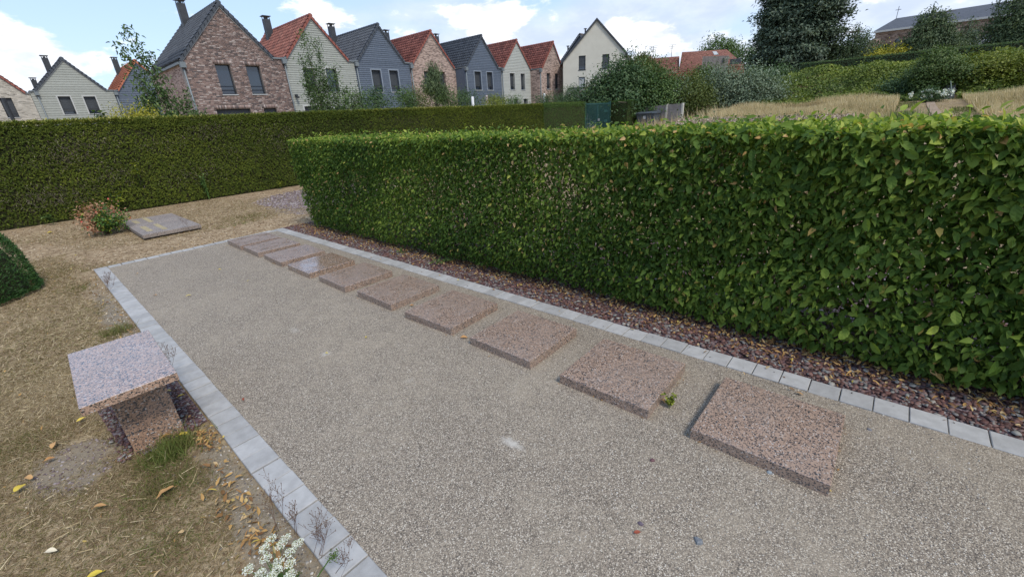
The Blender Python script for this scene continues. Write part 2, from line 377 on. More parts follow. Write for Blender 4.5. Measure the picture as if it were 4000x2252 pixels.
def gmat(n, d, m_, l, tr=.18): return leafmat(n, [(0, d), (.5, m_), (1, l)], tr, .55, .3)
M_shr = gmat('shrub_leaf', (0.0345, 0.069, 0.0207), (0.07475, 0.1323, 0.0345), (0.161, 0.2242, 0.0575))
M_dark = gmat('dark_leaf', (0.024, 0.0552, 0.0216), (0.06, 0.1116, 0.0408), (0.132, 0.186, 0.0672), .16)
M_con = gmat('conifer_needle', (0.0405, 0.0648, 0.0459), (0.0837, 0.1188, 0.0756), (0.1485, 0.189, 0.108), .12)
M_silver = gmat('silver_leaf', (.07, .105, .06), (.16, .21, .13), (.33, .39, .28))
M_olive = gmat('olive_leaf', (.04, .06, .015), (.09, .12, .025), (.19, .21, .05))
M_yel = gmat('golden_leaf', (.16, .15, .015), (.32, .30, .03), (.50, .45, .05))
M_yg = gmat('yellow_green_leaf', (.06, .085, .01), (.15, .18, .018), (.29, .31, .04))
M_birch = gmat('birch_leaf', (0.036, 0.06, 0.03), (0.072, 0.108, 0.048), (0.144, 0.186, 0.084))
M_ivy = gmat('ivy_leaf', (0.0448, 0.07616, 0.0112), (0.1232, 0.168, 0.02128), (0.28, 0.308, 0.0448))
M_yew = gmat('yew_needle', (0.0216, 0.0648, 0.0162), (0.0459, 0.1148, 0.027), (0.08775, 0.1688, 0.0405), .08)
M_hay = leafmat('hay', [(0, (.30, .23, .12)), (.5, (.50, .395, .225)), (1, (.66, .55, .36))], .2, .7, .15)
M_seed = leafmat('seed_head', [(0, (.24, .16, .11)), (.5, (.42, .33, .25)), (1, (.56, .47, .38))], .1, .8, .1)
M_pet = leafmat('petal', [(0, (.60, .63, .52)), (1, (.80, .81, .76))], .15, .6)
M_green = mat('green_stem', (.07, .14, .03), .5)
M_drystem = mat('dry_stem', (.12, .07, .045), .8)
M_redl = leafmat('rose_leaf', [(0, (.03, .08, .015)), (.5, (.07, .15, .02)), (.68, (.28, .30, .03)), (.72, (.26, .14, .08)), (.95, (.42, .24, .13)), (1, (.5, .02, .03))], .15, .6)

# ------------------------------------------------------------------ terrain
def gz(x, y):
    s = .045*max(0.0, x-5.0) if x < 30 else 1.125+.02*(x-30)
    if x > 33: s = max(s, 1.125+.02*(x-30))
    w = min(1.0, max(0.0, (12.5-y)/6.0)); w = w*w*(3-2*w)
    return s*w - .022
def gz_bank(x, y):
    z = gz(x, y)
    if x > 31 and y < 9.5:
        k = min(1, (x-31)/6.5); e = min(1, max(0, (9.5-y)/3.0))
        z += (k*k*(3-2*k))*1.75*e
    return z
def grid_mesh():
    xs = sorted(set(list(np.arange(-12, 12, 1.0))+list(np.arange(12, 60, 1.5))+list(np.arange(60, 160, 10))+[-900, -500, -250, -120, -60, -30, -20, 220, 320, 500, 900]))
    ys = sorted(set(list(np.arange(-12, 20, 1.0))+list(np.arange(20, 60, 4))+[-900, -500, -250, -120, -60, -30, -20, 80, 120, 200, 320, 500, 900]))
    V = [(x, y, gz_bank(x, y)) for y in ys for x in xs]; nx = len(xs)
    F = [(j*nx+i, j*nx+i+1, (j+1)*nx+i+1, (j+1)*nx+i) for j in range(len(ys)-1) for i in range(nx-1)]
    return fastmesh('dry_ground', np.array(V), np.array(F), M_ground, None, True)
tag(link('ground', grid_mesh()), kind='structure', label='parched brown lawn and bare soil around the gravel court')
XL, XLO, XR, XRO, YF, YFO = .449, .303, 2.656, 2.806, 7.743, 7.87
b = MB(); b.box((XL-.02, -3, -.2), (XR+.02, YF+.02, -.008)); tag(b.build('gravel_court', M_court), kind='structure')
b = MB(); b.box((XRO-.01, -3, -.15), (3.95, 7.95, -.016)); tag(b.build('slate_border', M_bed), kind='structure')
b = MB(); b.prism([(4.05, 8.9), (9.5, 6.0), (9.5, -4.0), (3.952, -4.0), (3.952, 8.0)], 'z', -.1, -.012); tag(b.build('slate_yard', M_bed), kind='structure')
b = MB(); b.prism([(-.02, 2.78), (.295, 2.84), (.295, 3.75), (-.14, 3.7), (-.10, 3.05)], 'z', -.1, -.013); tag(b.build('slate_patch', M_bed), kind='structure')

# ------------------------------------------------------------------ kerbs
def kerb(name, label, stones):
    t = thing(name, label, 'kerb', (stones[0][0], stones[0][1], 0), 'kerbs round the gravel court')
    for (x0, y0, x1, y1) in stones:
        cx, cy = (x0+x1)/2, (y0+y1)/2; hx, hy = abs(x1-x0)/2-(.003 if abs(x1-x0) > .1 and abs(x1-x0) < .147 else .001), abs(y1-y0)/2-(.0028 if x0 < 1 else .0018)
        g = MB(); g.box((-hx, -hy, -.12), (hx, hy, 0), .003)
        me = g.mesh('stone', M_kerb)
        link('stone', me, None, t, Matrix.Translation((cx+random.uniform(-.0015, .0015), cy, random.uniform(-.004, .002))) @ Matrix.Rotation(random.uniform(-.006, .006), 4, 'X') @ Matrix.Rotation(random.uniform(-.005, .005), 4, 'Z'))
    return t
st = []; y = YF-.005
st.append((XLO, y-.30, XL, y)); y -= .30
for k in range(46):
    st.append((XLO, y-.1425, XL, y)); y -= .1435
st.insert(0, (XLO, YF-.003, XL, YFO))
kerb('kerb', 'pale grey concrete block kerb along the lawn side of the court, beside the stone bench', st)
st = []; x = XL+.002
while x < XR-.01: st.append((x, YF, min(x+.1415, XR), YFO)); x += .1425
kerb('kerb', 'short pale grey block kerb closing the far end of the court, farthest row', st)
st = []; y = YFO
while y > -1.4: st.append((XR, y-.1485, XRO, y)); y -= .1495
kerb('kerb', 'pale grey concrete block kerb between the gravel and the slate bed under the leafy hedge', st)

# ------------------------------------------------------------------ granite slabs
SL = [(2.152,.203,-.001),(2.158,1.031,.008),(2.167,1.866,-.004),(2.167,2.695,.032),(2.173,3.507,-.002),(2.159,4.304,-.019),(2.141,5.084,-.009),(2.143,5.842,-.024),(2.138,6.589,-.015),(2.131,7.247,-.014)]
LB = ['largest looking square pink granite slab, nearest the camera at the right of the court',
      'pink granite slab with a small green weed growing at its near right corner',
      'third pink granite slab from the camera, with dry leaves caught under its near left edge',
      'fourth pink granite slab from the camera, brown leaf bits at its left corner',
      'fifth granite slab from the camera, its lower corner standing over a dark hollow in the gravel',
      'sixth granite slab from the camera, just behind the one over the hollow',
      'glossy granite slab mirroring the sky, fourth from the far kerb',
      'third granite slab from the far end of the row',
      'second granite slab from the far end of the row, overlapping the last one in view',
      'last and farthest granite slab, against the far kerb']
for (x, y, a), lb in zip(SL, LB):
    g = MB(); g.box((-.287, -.2945, 0), (.287, .2945, .066), .004)
    me = g.mesh('granite_slab', M_polish if 'glossy' in lb else M_gran)
    o = link('granite_slab', me, None, None, Matrix.Translation((x, y, -.008)) @ Matrix.Rotation(a, 4, 'Z') @ Matrix.Rotation(random.uniform(-.007, .007), 4, 'X') @ Matrix.Rotation(random.uniform(-.007, .007), 4, 'Y'))
    tag(o, lb, 'slab', 'granite slabs laid in a row on the gravel')

# bench
t = thing('stone_bench', 'square stone seat of polished speckled granite on one upright slab, beside the left kerb', 'bench', (.05, 3.0, 0))
g = MB(); g.box((-.19, -.40, -.022), (.19, .40, .022), .0012)
link('seat', g.mesh('seat', M_gran_b), None, t, Matrix.Translation((.052, 3.025, .428)) @ Matrix.Rotation(R(-1.5), 4, 'Z'))
g = MB(); g.box((-.05, 2.83, -.15), (.182, 3.40, .404)); g.build('pillar', granite('granite_pillar', (.35, .215, .14), .4, sc=170, dust=.2), t)

# far grave slabs
t = thing('grave_plaque', 'grey granite double plaque with gold inscriptions lying on the dry ground by the rose bush', 'plaque', (1.55, 10.4, 0))
for (ya, yb, r0) in ((9.36, 10.43, 0), (10.46, 11.46, 0)):
    g = MB(); g.box((1.11, ya, .012), (1.965, yb, .075), .004); pl = g.build('plate', M_gran_p, t)
    rr = random.Random(3 if ya < 10 else 9)
    g = MB()
    rows = ((1.27, ya+.28, ya+.90, .085), (1.47, ya+.18, ya+.96, .075)) if ya < 10 else ((1.29, ya+.33, ya+.80, .08), (1.48, ya+.22, ya+.92, .075))
    for (xx, y0, y1, h) in rows:
        yy = y0
        while yy < y1:
            w = rr.uniform(.028, .045)
            # an illegible gilt letter: two strokes joined by a bar
            g.box((xx-h/2, yy, .0752), (xx+h/2, yy+.008, .0775))
            if rr.random() < .8: g.box((xx-h/2, yy+w-.012, .0752), (xx+h/2, yy+w-.006, .0775))
            q = rr.choice((-h/2+.004, -.004, h/2-.014)); g.box((xx+q, yy+.0112, .0752), (xx+q+.012, yy+w-.0122, .0780))
            yy += w+.008
    g.build('inscription', M_gold, t, kind='stuff')
g = MB(); g.box((1.2, 9.5, -.05), (1.85, 11.3, .011)); g.build('base', M_gran_p, t)

# ------------------------------------------------------------------ slate chips
def poly_chips(n, fx, mat_, name, smin=.010, smax=.026, thin=.25):
    P = fx(n); n = len(P)
    ang = RNG.random((n, 5))*.7 + np.arange(5)[None]*2*np.pi/5
    r = (smin+(smax-smin)*RNG.random(n)**1.6)[:, None]*(.6+.5*RNG.random((n, 5)))
    nn = rdir(n)*np.array([.35, .35, 0.1]) + np.array([0, 0, 1.0]); nn /= np.linalg.norm(nn, axis=1, keepdims=True)
    u = np.cross(nn, rdir(n)); u /= np.linalg.norm(u, axis=1, keepdims=True); v = np.cross(nn, u)
    th = (r.mean(1)*thin)[:, None, None]
    el = (.55+.45*RNG.random(n))[:, None, None]
    ring = u[:, None]*(np.cos(ang)*r)[:, :, None] + v[:, None]*(np.sin(ang)*r)[:, :, None]*el
    top = P[:, None]+ring+nn[:, None]*th; bot = P[:, None]+ring*1.1-nn[:, None]*th
    V = np.concatenate([top, bot], 1).reshape(-1, 3)
    f = np.array([(0,1,2),(0,2,3),(0,3,4)]+[q for i in range(5) for q in ((i, i+5, (i+1) % 5+5), (i, (i+1) % 5+5, (i+1) % 5))])
    F = (f[None]+(np.arange(n)*10)[:, None, None]).reshape(-1, 3)
    rnd = RNG.random(n)
    o = link(name, fastmesh(name, V, F, mat_, np.repeat(rnd, 10))); o['kind'] = 'stuff'; return o
def bedpts(n):
    x = 2.812+RNG.random(n)*.75; y = -1.5+RNG.random(n)**1.35*9.4
    return np.stack([x, y, -.012+RNG.random(n)*.012], 1)
o = poly_chips(15000, bedpts, M_chip, 'slate_chipping', .008, .021)
tag(o, 'purple and grey slate chippings spread along the foot of the leafy hedge', 'gravel')
def yardpts(n):
    x = 3.9+RNG.random(n)*4; y = -1.5+RNG.random(n)*9
    return np.stack([x, y, -.004+RNG.random(n)*.01], 1)
o = poly_chips(5000, yardpts, M_chip, 'slate_chipping', .012, .035); tag(o, 'slate chippings on the yard behind the leafy hedge', 'gravel')
def farpts(n):
    x = 3.6+RNG.random(n)*3.5; y = 8.7+RNG.random(n)*4; k = (((x-5.2)/1.75)**2+((y-10.7)/1.75)**2 < .75+.4*RNG.random(n))
    return np.stack([x, y, -.018+RNG.random(n)*.01], 1)[k]
M_chip2 = rampattr('pale_slate_chip', [(0, (.11, .08, .08)), (.5, (.20, .15, .15)), (1, (.36, .32, .31))], .7, .3)
o = poly_chips(9000, farpts, M_chip2, 'slate_chipping', .012, .034); tag(o, 'pale purple slate chippings past the end of the leafy hedge', 'gravel')
def benchpts(n):
    x = -.12+RNG.random(n)*.41; y = 2.8+RNG.random(n)*.95
    k = (x > .185) | (x < -.05)
    return np.stack([x, y, -.010+RNG.random(n)*.009], 1)[k]
o = poly_chips(1500, benchpts, M_chip, 'slate_chipping', .005, .014); tag(o, 'dark slate chippings round the foot of the stone bench', 'gravel')
M_peb = rampattr('pebble', [(0, (.09, .08, .08)), (.5, (.28, .25, .21)), (1, (.6, .57, .52))], .8, .3)
def courtpts(n):
    x = XL+RNG.random(n)*(XR-XL); y = -.6+RNG.random(n)**1.3*8.2
    return np.stack([x, y, -.007+0*x], 1)
o = poly_chips(16000, courtpts, M_peb, 'loose_grit', .0012, .0042, .4); tag(o, 'loose grit lying on the washed gravel court', 'gravel')
def soilpts(n):
    x = .02+RNG.random(n)*.28; y = 1.2+RNG.random(n)*6; k = RNG.random(n) < np.clip((x-.05)/.25, .1, 1)
    return np.stack([x, y, -.020+0*x], 1)[k]
o = poly_chips(2500, soilpts, M_peb, 'loose_grit', .002, .008, .4); tag(o, 'loose grit on the soil beside the left kerb', 'gravel')
def claypts(n):
    a = RNG.random(n)*6.28; r = np.sqrt(RNG.random(n))
    return np.stack([-.28+.16*r*np.cos(a), 3.0+.27*r*np.sin(a), -.019+0*a], 1)
o = poly_chips(220, claypts, M_chip2, 'slate_chipping', .003, .010, .3); tag(o, 'scattered slate bits on the bare clay left of the bench', 'gravel')

# ------------------------------------------------------------------ lawn blades
def green(P):
    g = lf(P, 1.3, 2.0)*.5+.5
    q = np.zeros(len(P))
    for (x, y, r, s) in ((.08, 2.68, .13, 1.3), (.02, 2.40, .16, .5), (-.1, 2.0, .13, .35), (.18, 5.0, .12, .9), (-.45, 3.5, .2, .3), (-.3, 1.8, .15, .3), (1.9, 8.35, .45, .6), (2.6, 8.9, .4, .5), (.2, 7.0, .2, .45), (2.9, 9.7, .4, .5)):
        q = np.maximum(q, s*np.exp(-((P[:, 0]-x)**2+(P[:, 1]-y)**2)/(r*r)))
    return g, q
def blades(name, n, X0, X1, Y0, Y1, L, Wd, lean, ypow=1.0, label='', keep=None, tmpl=T_BLADE, mt=M_grass, bias=0.0):
    x = X0+RNG.random(n)*(X1-X0); y = Y0+RNG.random(n)**ypow*(Y1-Y0)
    P = np.stack([x, y, np.array([0.0]*n)], 1)
    if keep is not None: P = P[keep(P)]
    n = len(P); P[:, 2] = [gz(a, b_)-.004 for a, b_ in P[:, :2]]
    g, q = green(P)
    U = rdir(n)*np.array([1, 1, .2]); U[:, 2] = lean*(.3+RNG.random(n))+q*.9
    N = np.cross(U, rdir(n)); N[:, 2] = np.abs(N[:, 2])
    rnd = np.clip(.33+.85*(RNG.random(n)-.5)+.22*(g-.5)+q*.75+bias, 0, 1)
    Ls = L*(.5+RNG.random(n))*(1+q*.5)
    o = leaves(name, P, U, N, Ls, Wd*(.7+.6*RNG.random(n)), tmpl, mt, None, rnd)
    return tag(o, label, 'grass')
def _long_straw():
    n = 1700; x = -1.5+RNG.random(n)*1.75; y = 1.2+RNG.random(n)*4.5; P = np.stack([x, y, np.full(n, -.004)], 1); k = kl(P); P = P[k]; n = len(P)
    U = rdir(n)*np.array([1, 1, .12]); U[:, 2] = np.abs(U[:, 2])+.04
    o = leaves('straw_stalk', P, U, rdir(n)+np.array([0, 0, 1.0]), .03+.06*RNG.random(n), .0028, T_BLADE, M_hay, None, np.clip(.2+RNG.random(n)*.8, 0, 1)); tag(o, 'long bleached stalks lying across the parched lawn', 'grass')
def kl(P):
    x, y = P[:, 0], P[:, 1]
    k = x < XLO-.005
    k &= ~(((x+.30)/.17)**2+((y-3.02)/.28)**2 < 1+.9*lf(P, 14.0, 3)-.5*RNG.random(len(x)))
    k &= ~((x > -.06) & (x < .19) & (y > 2.83) & (y < 3.41))
    k &= ~((x > -.08) & (y > 2.86) & (y < 3.6) & (RNG.random(len(x)) < .93))
    edge = (x > .14-.06*np.sin(y*5)) & (RNG.random(len(x)) < .86)
    return k & ~edge
blades('dry_grass', 170000, -1.6, .3, 1.1, 4.6, .030, .0030, .5, 1.0, 'short parched straw-coloured grass round the stone bench', kl)
blades('dry_grass', 70000, -2.2, .3, 4.6, 9.5, .042, .0055, .40, 1.2, 'brown parched grass between the left kerb and the clipped yew', kl)
_long_straw()
kf = lambda P: (P[:, 1] > YFO+.01) & (lf(P, .9, 5) > -.25+.2*RNG.random(len(P))) & ~((P[:, 0] > 1.1) & (P[:, 0] < 1.97) & (P[:, 1] > 9.36) & (P[:, 1] < 11.47)) & ~((P[:, 0] > 2.8) & (P[:, 1] < 8.1))
blades('dry_grass', 95000, -3, 5.2, 7.9, 13.5, .045, .008, .35, 1.25, 'sparse dry grass on the bare ground before the tall clipped hedge', kf, T_TRI)

# ------------------------------------------------------------------ litter leaves
def litter(name, n, fx, L0, mt, label, up_=.25):
    P = fx(n); n = len(P)
    N = rdir(n)*.7+np.array([0, 0, 1.0]); U = np.cross(N, rdir(n)); 
    o = leaves(name, P, U, N, L0*(.5+RNG.random(n)), L0*.42*(.5+RNG.random(n)), T_LEAF, mt); return tag(o, label, 'leaf litter')
litter('leaf_litter', 3300, lambda n: (lambda x, y: np.stack([x, y, .004+.012*RNG.random(n)], 1))(3.22-np.abs(RNG.normal(size=n))*.16, -1.5+RNG.random(n)**1.2*9.3), .030, M_litter, 'dry orange-brown leaves strewn on the slate under the leafy hedge')
litter('leaf_litter', 70, lambda n: np.stack([XR+.02+RNG.random(n)*.12, -.6+RNG.random(n)*8.2, np.full(n, .003)], 1), .012, mat('dirt_scrap', (.06, .045, .04), .9), 'dark bits of dirt and leaf lying on the right kerb')
litter('leaf_litter', 260, lambda n: (lambda x, y: np.stack([x, y, -.008+.012*RNG.random(n)], 1))(np.clip(.25-np.abs(RNG.normal(size=n))*.07, -.3, .29), np.where(RNG.random(n) < .6, 1.75+RNG.normal(size=n)*.28, 1.3+RNG.random(n)*6)), .034, M_litter, 'curled dry leaves gathered along the lawn edge of the left kerb')
def slabpts(n):
    q = RNG.integers(0, 10, n); A = np.array(SL); sd = RNG.integers(0, 4, n); u = RNG.random(n)-.5
    x = A[q, 0]+np.where(sd == 0, -.30, np.where(sd == 1, .30, u*.58))+RNG.normal(size=n)*.012; y = A[q, 1]+np.where(sd == 2, -.31, np.where(sd == 3, .31, u*.6))+RNG.normal(size=n)*.012
    return np.stack([x, y, np.full(n, -.003)], 1)
litter('leaf_litter', 160, slabpts, .017, M_litter, 'scraps of dry leaf caught round the granite slabs')
litter('leaf_litter', 130, lambda n: np.stack([.235+RNG.normal(size=n)*.025, 2.62+RNG.normal(size=n)*.08, -.005+.02*RNG.random(n)], 1), .022, M_litter, 'small heap of orange leaf scraps by the kerb right of the green tuft')
litter('leaf_litter', 1500, lambda n: (lambda x, y: np.stack([x, y, np.full(n, -.012)], 1)[(x < .28) | (y > 7.95)])(-1.8+RNG.random(n)*5.5, 1.2+RNG.random(n)**.8*12), .024, M_litter, 'scattered dry leaves over the parched lawn')

M_crumb = rampattr('soil_crumb', [(0, (.10, .07, .045)), (.4, (.22, .16, .10)), (.75, (.36, .27, .17)), (1, (.52, .44, .33))], .95, .1)
def crumbpts(n):
    x = -2.6+RNG.random(n)*7.6; y = 7.9+RNG.random(n)**1.3*5.5
    k = ~((x > 1.1) & (x < 1.98) & (y > 9.35) & (y < 11.48))
    return np.stack([x, y, np.full(n, -.019)], 1)[k]
o = poly_chips(15000, crumbpts, M_crumb, 'soil_crumb', .004, .016, .35); tag(o, 'crumbs of dry soil and stalks on the bare ground before the tall hedge', 'soil')
def crumb2(n):
    x = -1.5+RNG.random(n)*1.8; y = 1.2+RNG.random(n)*6.5
    return np.stack([x, y, np.full(n, -.019)], 1)
o = poly_chips(9000, crumb2, M_crumb, 'soil_crumb', .002, .007, .35); tag(o, 'crumbs of dry soil between the parched grass by the bench', 'soil')
# single fallen leaves that can be picked out
def leafmesh(L, seed, mt):
    r = random.Random(seed); n = 7; V = []; F = []
    for i in range(n):
        u = i/(n-1); w = L*.27*math.sin(math.pi*min(1, u*.93+.06))**.8*(1+.12*(r.random()-.5)); cz = .12*L*math.sin(u*3.1+r.random())
        for s in (-1, -.5, 0, .5, 1): V.append(((u-.5)*L, s*w+.03*L*math.sin(u*4), cz+abs(s)*w*.35*(1 if r.random() < .9 else .2)))
    for i in range(n-1):
        for j in range(4): a = i*5+j; F.append((a, a+1, a+6, a+5))
    b_ = MB(); b_.add(V, F); b_.tube([(-.5*L, 0, 0), (-.68*L, .02*L, .02*L)], .0012, 4)
    me = b_.mesh('fallen_leaf', mt, True); a = me.attributes.new('rnd', 'FLOAT', 'POINT'); a.data.foreach_set('value', [r.random()]*len(me.vertices)); return me
LV = [(-.211,3.481,.045,'y','yellow leaf on the bare clay just left of the bench top'), (-.481,2.983,.062,'y','bright yellow leaf on the dry lawn at the left edge of the picture'),
 (-.011,2.334,.085,'b','large curled brown leaf on the lawn below the green tuft'), (-.342,3.291,.06,'b','orange-brown leaf at the upper left rim of the clay patch'),
 (.165,2.758,.07,'y','pale yellow leaf lying between bench pillar and kerb'), (.09,2.80,.05,'b','upright orange leaf leaning on the foot of the bench pillar'),
 (.262,3.244,.045,'y','yellow leaf on dark slate under the bench corner'), (-.30,2.06,.06,'y','yellow leaf on the lawn at the bottom edge of the picture'),
 (1.456,2.94,.035,'y','small yellow leaf on mid court gravel, left of the third slab'), (1.129,2.967,.03,'y','little orange-yellow leaf beside the chalky scuff on the gravel'),
 (-.365,3.148,.045,'b','tan leaf on the left rim of the clay patch'), (-.446,3.044,.05,'b','brown leaf above the bright yellow one on the lawn'),
 (-.232,2.489,.055,'b','brown leaf on the lawn below the clay patch'), (-.403,2.351,.045,'p','pale cream leaf on the lawn, lower left'),
 (1.327,6.174,.045,'y','pale yellow leaf on the gravel left of the far slabs'), (.826,5.435,.05,'y','yellow-green leaf on the gravel near the left kerb'),
 (.598,5.797,.045,'b','brown leaf on the gravel close to the left kerb'), (.639,7.002,.045,'b','tan leaf on the gravel near the far left corner'),
 (1.393,5.363,.035,'y','tiny orange leaf on the far part of the gravel'), (.482,8.049,.08,'p','long pale dry leaf behind the far left kerb corner'),
 (.238,9.107,.055,'y','orange leaf on the bare soil left of the court'), (.116,12.059,.09,'y','large yellow leaf on bare soil in front of the tall hedge'),
 (1.193,.473,.03,'r','narrow rust-coloured leaf on gravel left of the nearest slab'), (1.915,2.268,.06,'b','brown leaf scraps in front of the third slab'),
 (2.068,.72,.035,'b','small tan leaf at the near right corner of the slab with the weed'), (2.058,3.136,.04,'b','orange leaf by the left corner of the fourth slab'),
 (.509,2.856,.03,'r','red-brown leaf scrap on the gravel right of the bench'), (2.595,.126,.04,'b','rust leaf on gravel beside the right kerb')]
M_rleaf = mat('rust_leaf', (.25, .06, .03), .6); M_cleaf = mat('cream_leaf', (.62, .55, .40), .7)
for i, (x, y, L, k, lb) in enumerate(LV):
    mt = {'y': M_yleaf, 'b': M_bleaf, 'r': M_rleaf, 'p': M_cleaf}[k]
    zb = .003 if (x > XL and x < XR and y < YF) else .006
    rx = R(70) if 'upright' in lb else random.uniform(-.25, .25)
    o = link('fallen_leaf', leafmesh(L*.9, i, mt), None, None, Matrix.Translation((x, y, zb+(.02 if 'upright' in lb else 0))) @ Matrix.Rotation(random.uniform(0, 6.28), 4, 'Z') @ Matrix.Rotation(rx, 4, 'X'))
    tag(o, lb, 'leaf', 'single fallen leaves')
ST = [(1.605,.588,.016,(.10,.05,.055),'purple slate pebble on the gravel left of the second slab'), (1.313,.267,.022,(.13,.14,.15),'flat blue-grey stone on the near gravel'), (1.246,.481,.014,(.09,.07,.09),'small dark violet stone on the near gravel'),
      (1.864,.131,.016,(.2,.23,.25),'grey-blue stone against the near edge of the nearest slab'), (2.475,-.20,.013,(.15,.15,.16),'dark pebble on gravel right of the nearest slab'), (2.50,.11,.012,(.09,.05,.05),'maroon slate bit by the right kerb')]
for (x, y, r_, c_, lb) in ST:
    b = MB(); n = 7; rr = random.Random(x)
    ring = [(r_*(.7+.5*rr.random())*math.cos(6.283*i/n), .75*r_*(.7+.5*rr.random())*math.sin(6.283*i/n)) for i in range(n)]
    b.add([(a, c__, 0) for a, c__ in ring]+[(a*.8, c__*.8, r_*.45) for a, c__ in ring]+[(a*.4, c__*.4, r_*.6) for a, c__ in ring], [(i, (i+1) % n, n+(i+1) % n, n+i) for i in range(n)]+[(n+i, n+(i+1) % n, 2*n+(i+1) % n, 2*n+i) for i in range(n)]+[tuple(range(2*n, 3*n))])
    o = link('pebble', b.mesh('pebble', noisy('stone_chip', c_, tuple(q*1.4 for q in c_), 80, .6)), None, None, Matrix.Translation((x, y, -.009)) @ Matrix.Rotation(rr.random()*6, 4, 'Z')); tag(o, lb, 'stone', 'loose stones on the court')

# ------------------------------------------------------------------ the leafy hornbeam hedge
def hornbeam():
    X0, X1, Y0, Y1, H = 3.10, 3.92, -2.2, 7.45, 1.40
    t = thing('hornbeam_hedge', 'trimmed leafy hornbeam hedge with broad green leaves, filling the right of the picture', 'hedge', (3.5, 3, 0))
    def wob(P): return lf(P, 2.2, 1.0)*.035+lf(P, 6.0, 3.0)*.02
    parts = []
    # front face (towards the court)
    n = 66000
    y = Y0+RNG.random(n)*(Y1-Y0); z = .05+RNG.random(n)**.95*(H-.03); d = np.abs(RNG.normal(size=n))*.05
    P = np.stack([X0+d, y, z], 1); P[:, 0] += wob(P)+.10*np.clip(1-z/.35, 0, 1)**2-.05*np.clip(z/H, 0, 1)
    thin = np.maximum(.85*np.exp(-((P[:, 1]-2.15)/.28)**2-((P[:, 2]-1.02)/.20)**2), np.maximum(.7*np.exp(-((P[:, 1]-.12)/.22)**2-((P[:, 2]-.30)/.16)**2), .6*np.exp(-((P[:, 1]-4.0)/.12)**2-((P[:, 2]-.85)/.14)**2)))
    hole = ((lf(P, 3.1, 7.0) > .62) & (RNG.random(n) < .5)) | (RNG.random(n) < thin); P = P[~hole]; n = len(P)
    N = np.tile(np.array([-.8, -.1, .75]), (n, 1))+rdir(n)*1.0; parts.append((P, N, 1.0))
    # far end
    n = 4200
    x = X0+RNG.random(n)*(X1-X0); z = .05+RNG.random(n)*(H-.03)
    P = np.stack([x, Y1+.02-np.abs(RNG.normal(size=n))*.07, z], 1); P[:, 1] += wob(P)-.30*np.clip(1-z/1.3, 0, 1)
    parts.append((P, np.tile(np.array([-.2, 1.0, .55]), (n, 1))+rdir(n)*.75, 1.0))
    # top
    n = 36000
    P = np.stack([X0-.04+RNG.random(n)*(X1-X0+.04), Y0+RNG.random(n)*(Y1-Y0+.06), np.zeros(n)], 1)
    P[:, 2] = H+.03-np.abs(RNG.normal(size=n))*.035+.015*lf(P, 4.0, 2)+np.where(RNG.random(n) < .06, .09*RNG.random(n)**2, 0)
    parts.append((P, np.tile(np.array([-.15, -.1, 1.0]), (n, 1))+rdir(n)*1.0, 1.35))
    # back face
    n = 34000
    P = np.stack([X1-np.abs(RNG.normal(size=n))*.07, Y0+RNG.random(n)*(Y1-Y0), .05+RNG.random(n)*(H-.03)], 1)
    parts.append((P, np.tile(np.array([1.0, 0, .55]), (n, 1))+rdir(n)*.75, 1.0))
    n = 26000
    P = np.stack([X0+.18+RNG.random(n)*.6, Y0+RNG.random(n)*(Y1-Y0), .1+RNG.random(n)*(H-.15)], 1)
    parts.append((P, rdir(n)+np.array([0, 0, .4]), .95))
    P = np.concatenate([p[0] for p in parts]); N = np.concatenate([p[1] for p in parts]); topf = np.concatenate([np.full(len(p[0]), p[2]) for p in parts])
    N /= np.linalg.norm(N, axis=1, keepdims=True)
    n = len(P)
    down = np.tile(np.array([-.2, 0.0, -.8]), (n, 1)); down[topf > 1.1] = (0, 0, 0.1)
    U = down+rdir(n)*.85; U -= N*(U*N).sum(1, keepdims=True)*.9
    L = (.029+.025*RNG.random(n)**1.5)*np.interp(P[:, 1], [0, 2, 7], [1.12, 1.0, .88]); L *= np.where((P[:, 1] < 1.5) & (RNG.random(n) < .25), 1.35, 1.0)
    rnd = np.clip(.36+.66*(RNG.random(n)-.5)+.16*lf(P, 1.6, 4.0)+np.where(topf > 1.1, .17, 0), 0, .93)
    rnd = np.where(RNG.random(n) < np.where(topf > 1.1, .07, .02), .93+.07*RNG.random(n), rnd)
    dist = np.linalg.norm(P-np.array([0, 0, 1.6]), axis=1)
    front = (P[:, 0] < X0+.09) & (P[:, 1] > -.75) & (P[:, 2] > .1) & (RNG.random(n) < .6)
    idx = np.where(front)[0]; idx = idx[np.argsort(dist[idx]/L[idx])][:300]
    L[idx] = np.maximum(L[idx], .050); P[idx, 0] -= .015; N[idx] += rdir(len(idx))*.6; N[idx] /= np.linalg.norm(N[idx], axis=1, keepdims=True)
    big = np.zeros(n, bool); big[idx] = True
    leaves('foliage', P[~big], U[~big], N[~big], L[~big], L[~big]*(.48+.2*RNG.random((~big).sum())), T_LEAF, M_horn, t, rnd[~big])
    # the 300 leaves that show largest, each its own part: toothed, ribbed blades
    def rib_leaf(r_):
        V = []; F = []; k = 9
        for i in range(k):
            u = i/(k-1); w = .27*math.sin(math.pi*(u*.92+.05))**.75 if 0 < i < k-1 else .012
            tooth = 1+.07*(-1)**i
            for j, s in enumerate((-1, -.5, 0, .5, 1)):
                V.append((u+.09*abs(s)*w*2, s*w*tooth, .05*abs(s)+.012*((-1)**i)*(abs(s) == .5)-.22*u*u))
        for i in range(k-1):
            for j in range(4): a = i*5+j; F.append((a, a+1, a+6, a+5))
        b_ = MB(); b_.add(V, F); me = b_.mesh('leaf', M_horn, False)
        a = me.attributes.new('rnd', 'FLOAT', 'POINT'); a.data.foreach_set('value', [r_]*len(me.vertices)); return me
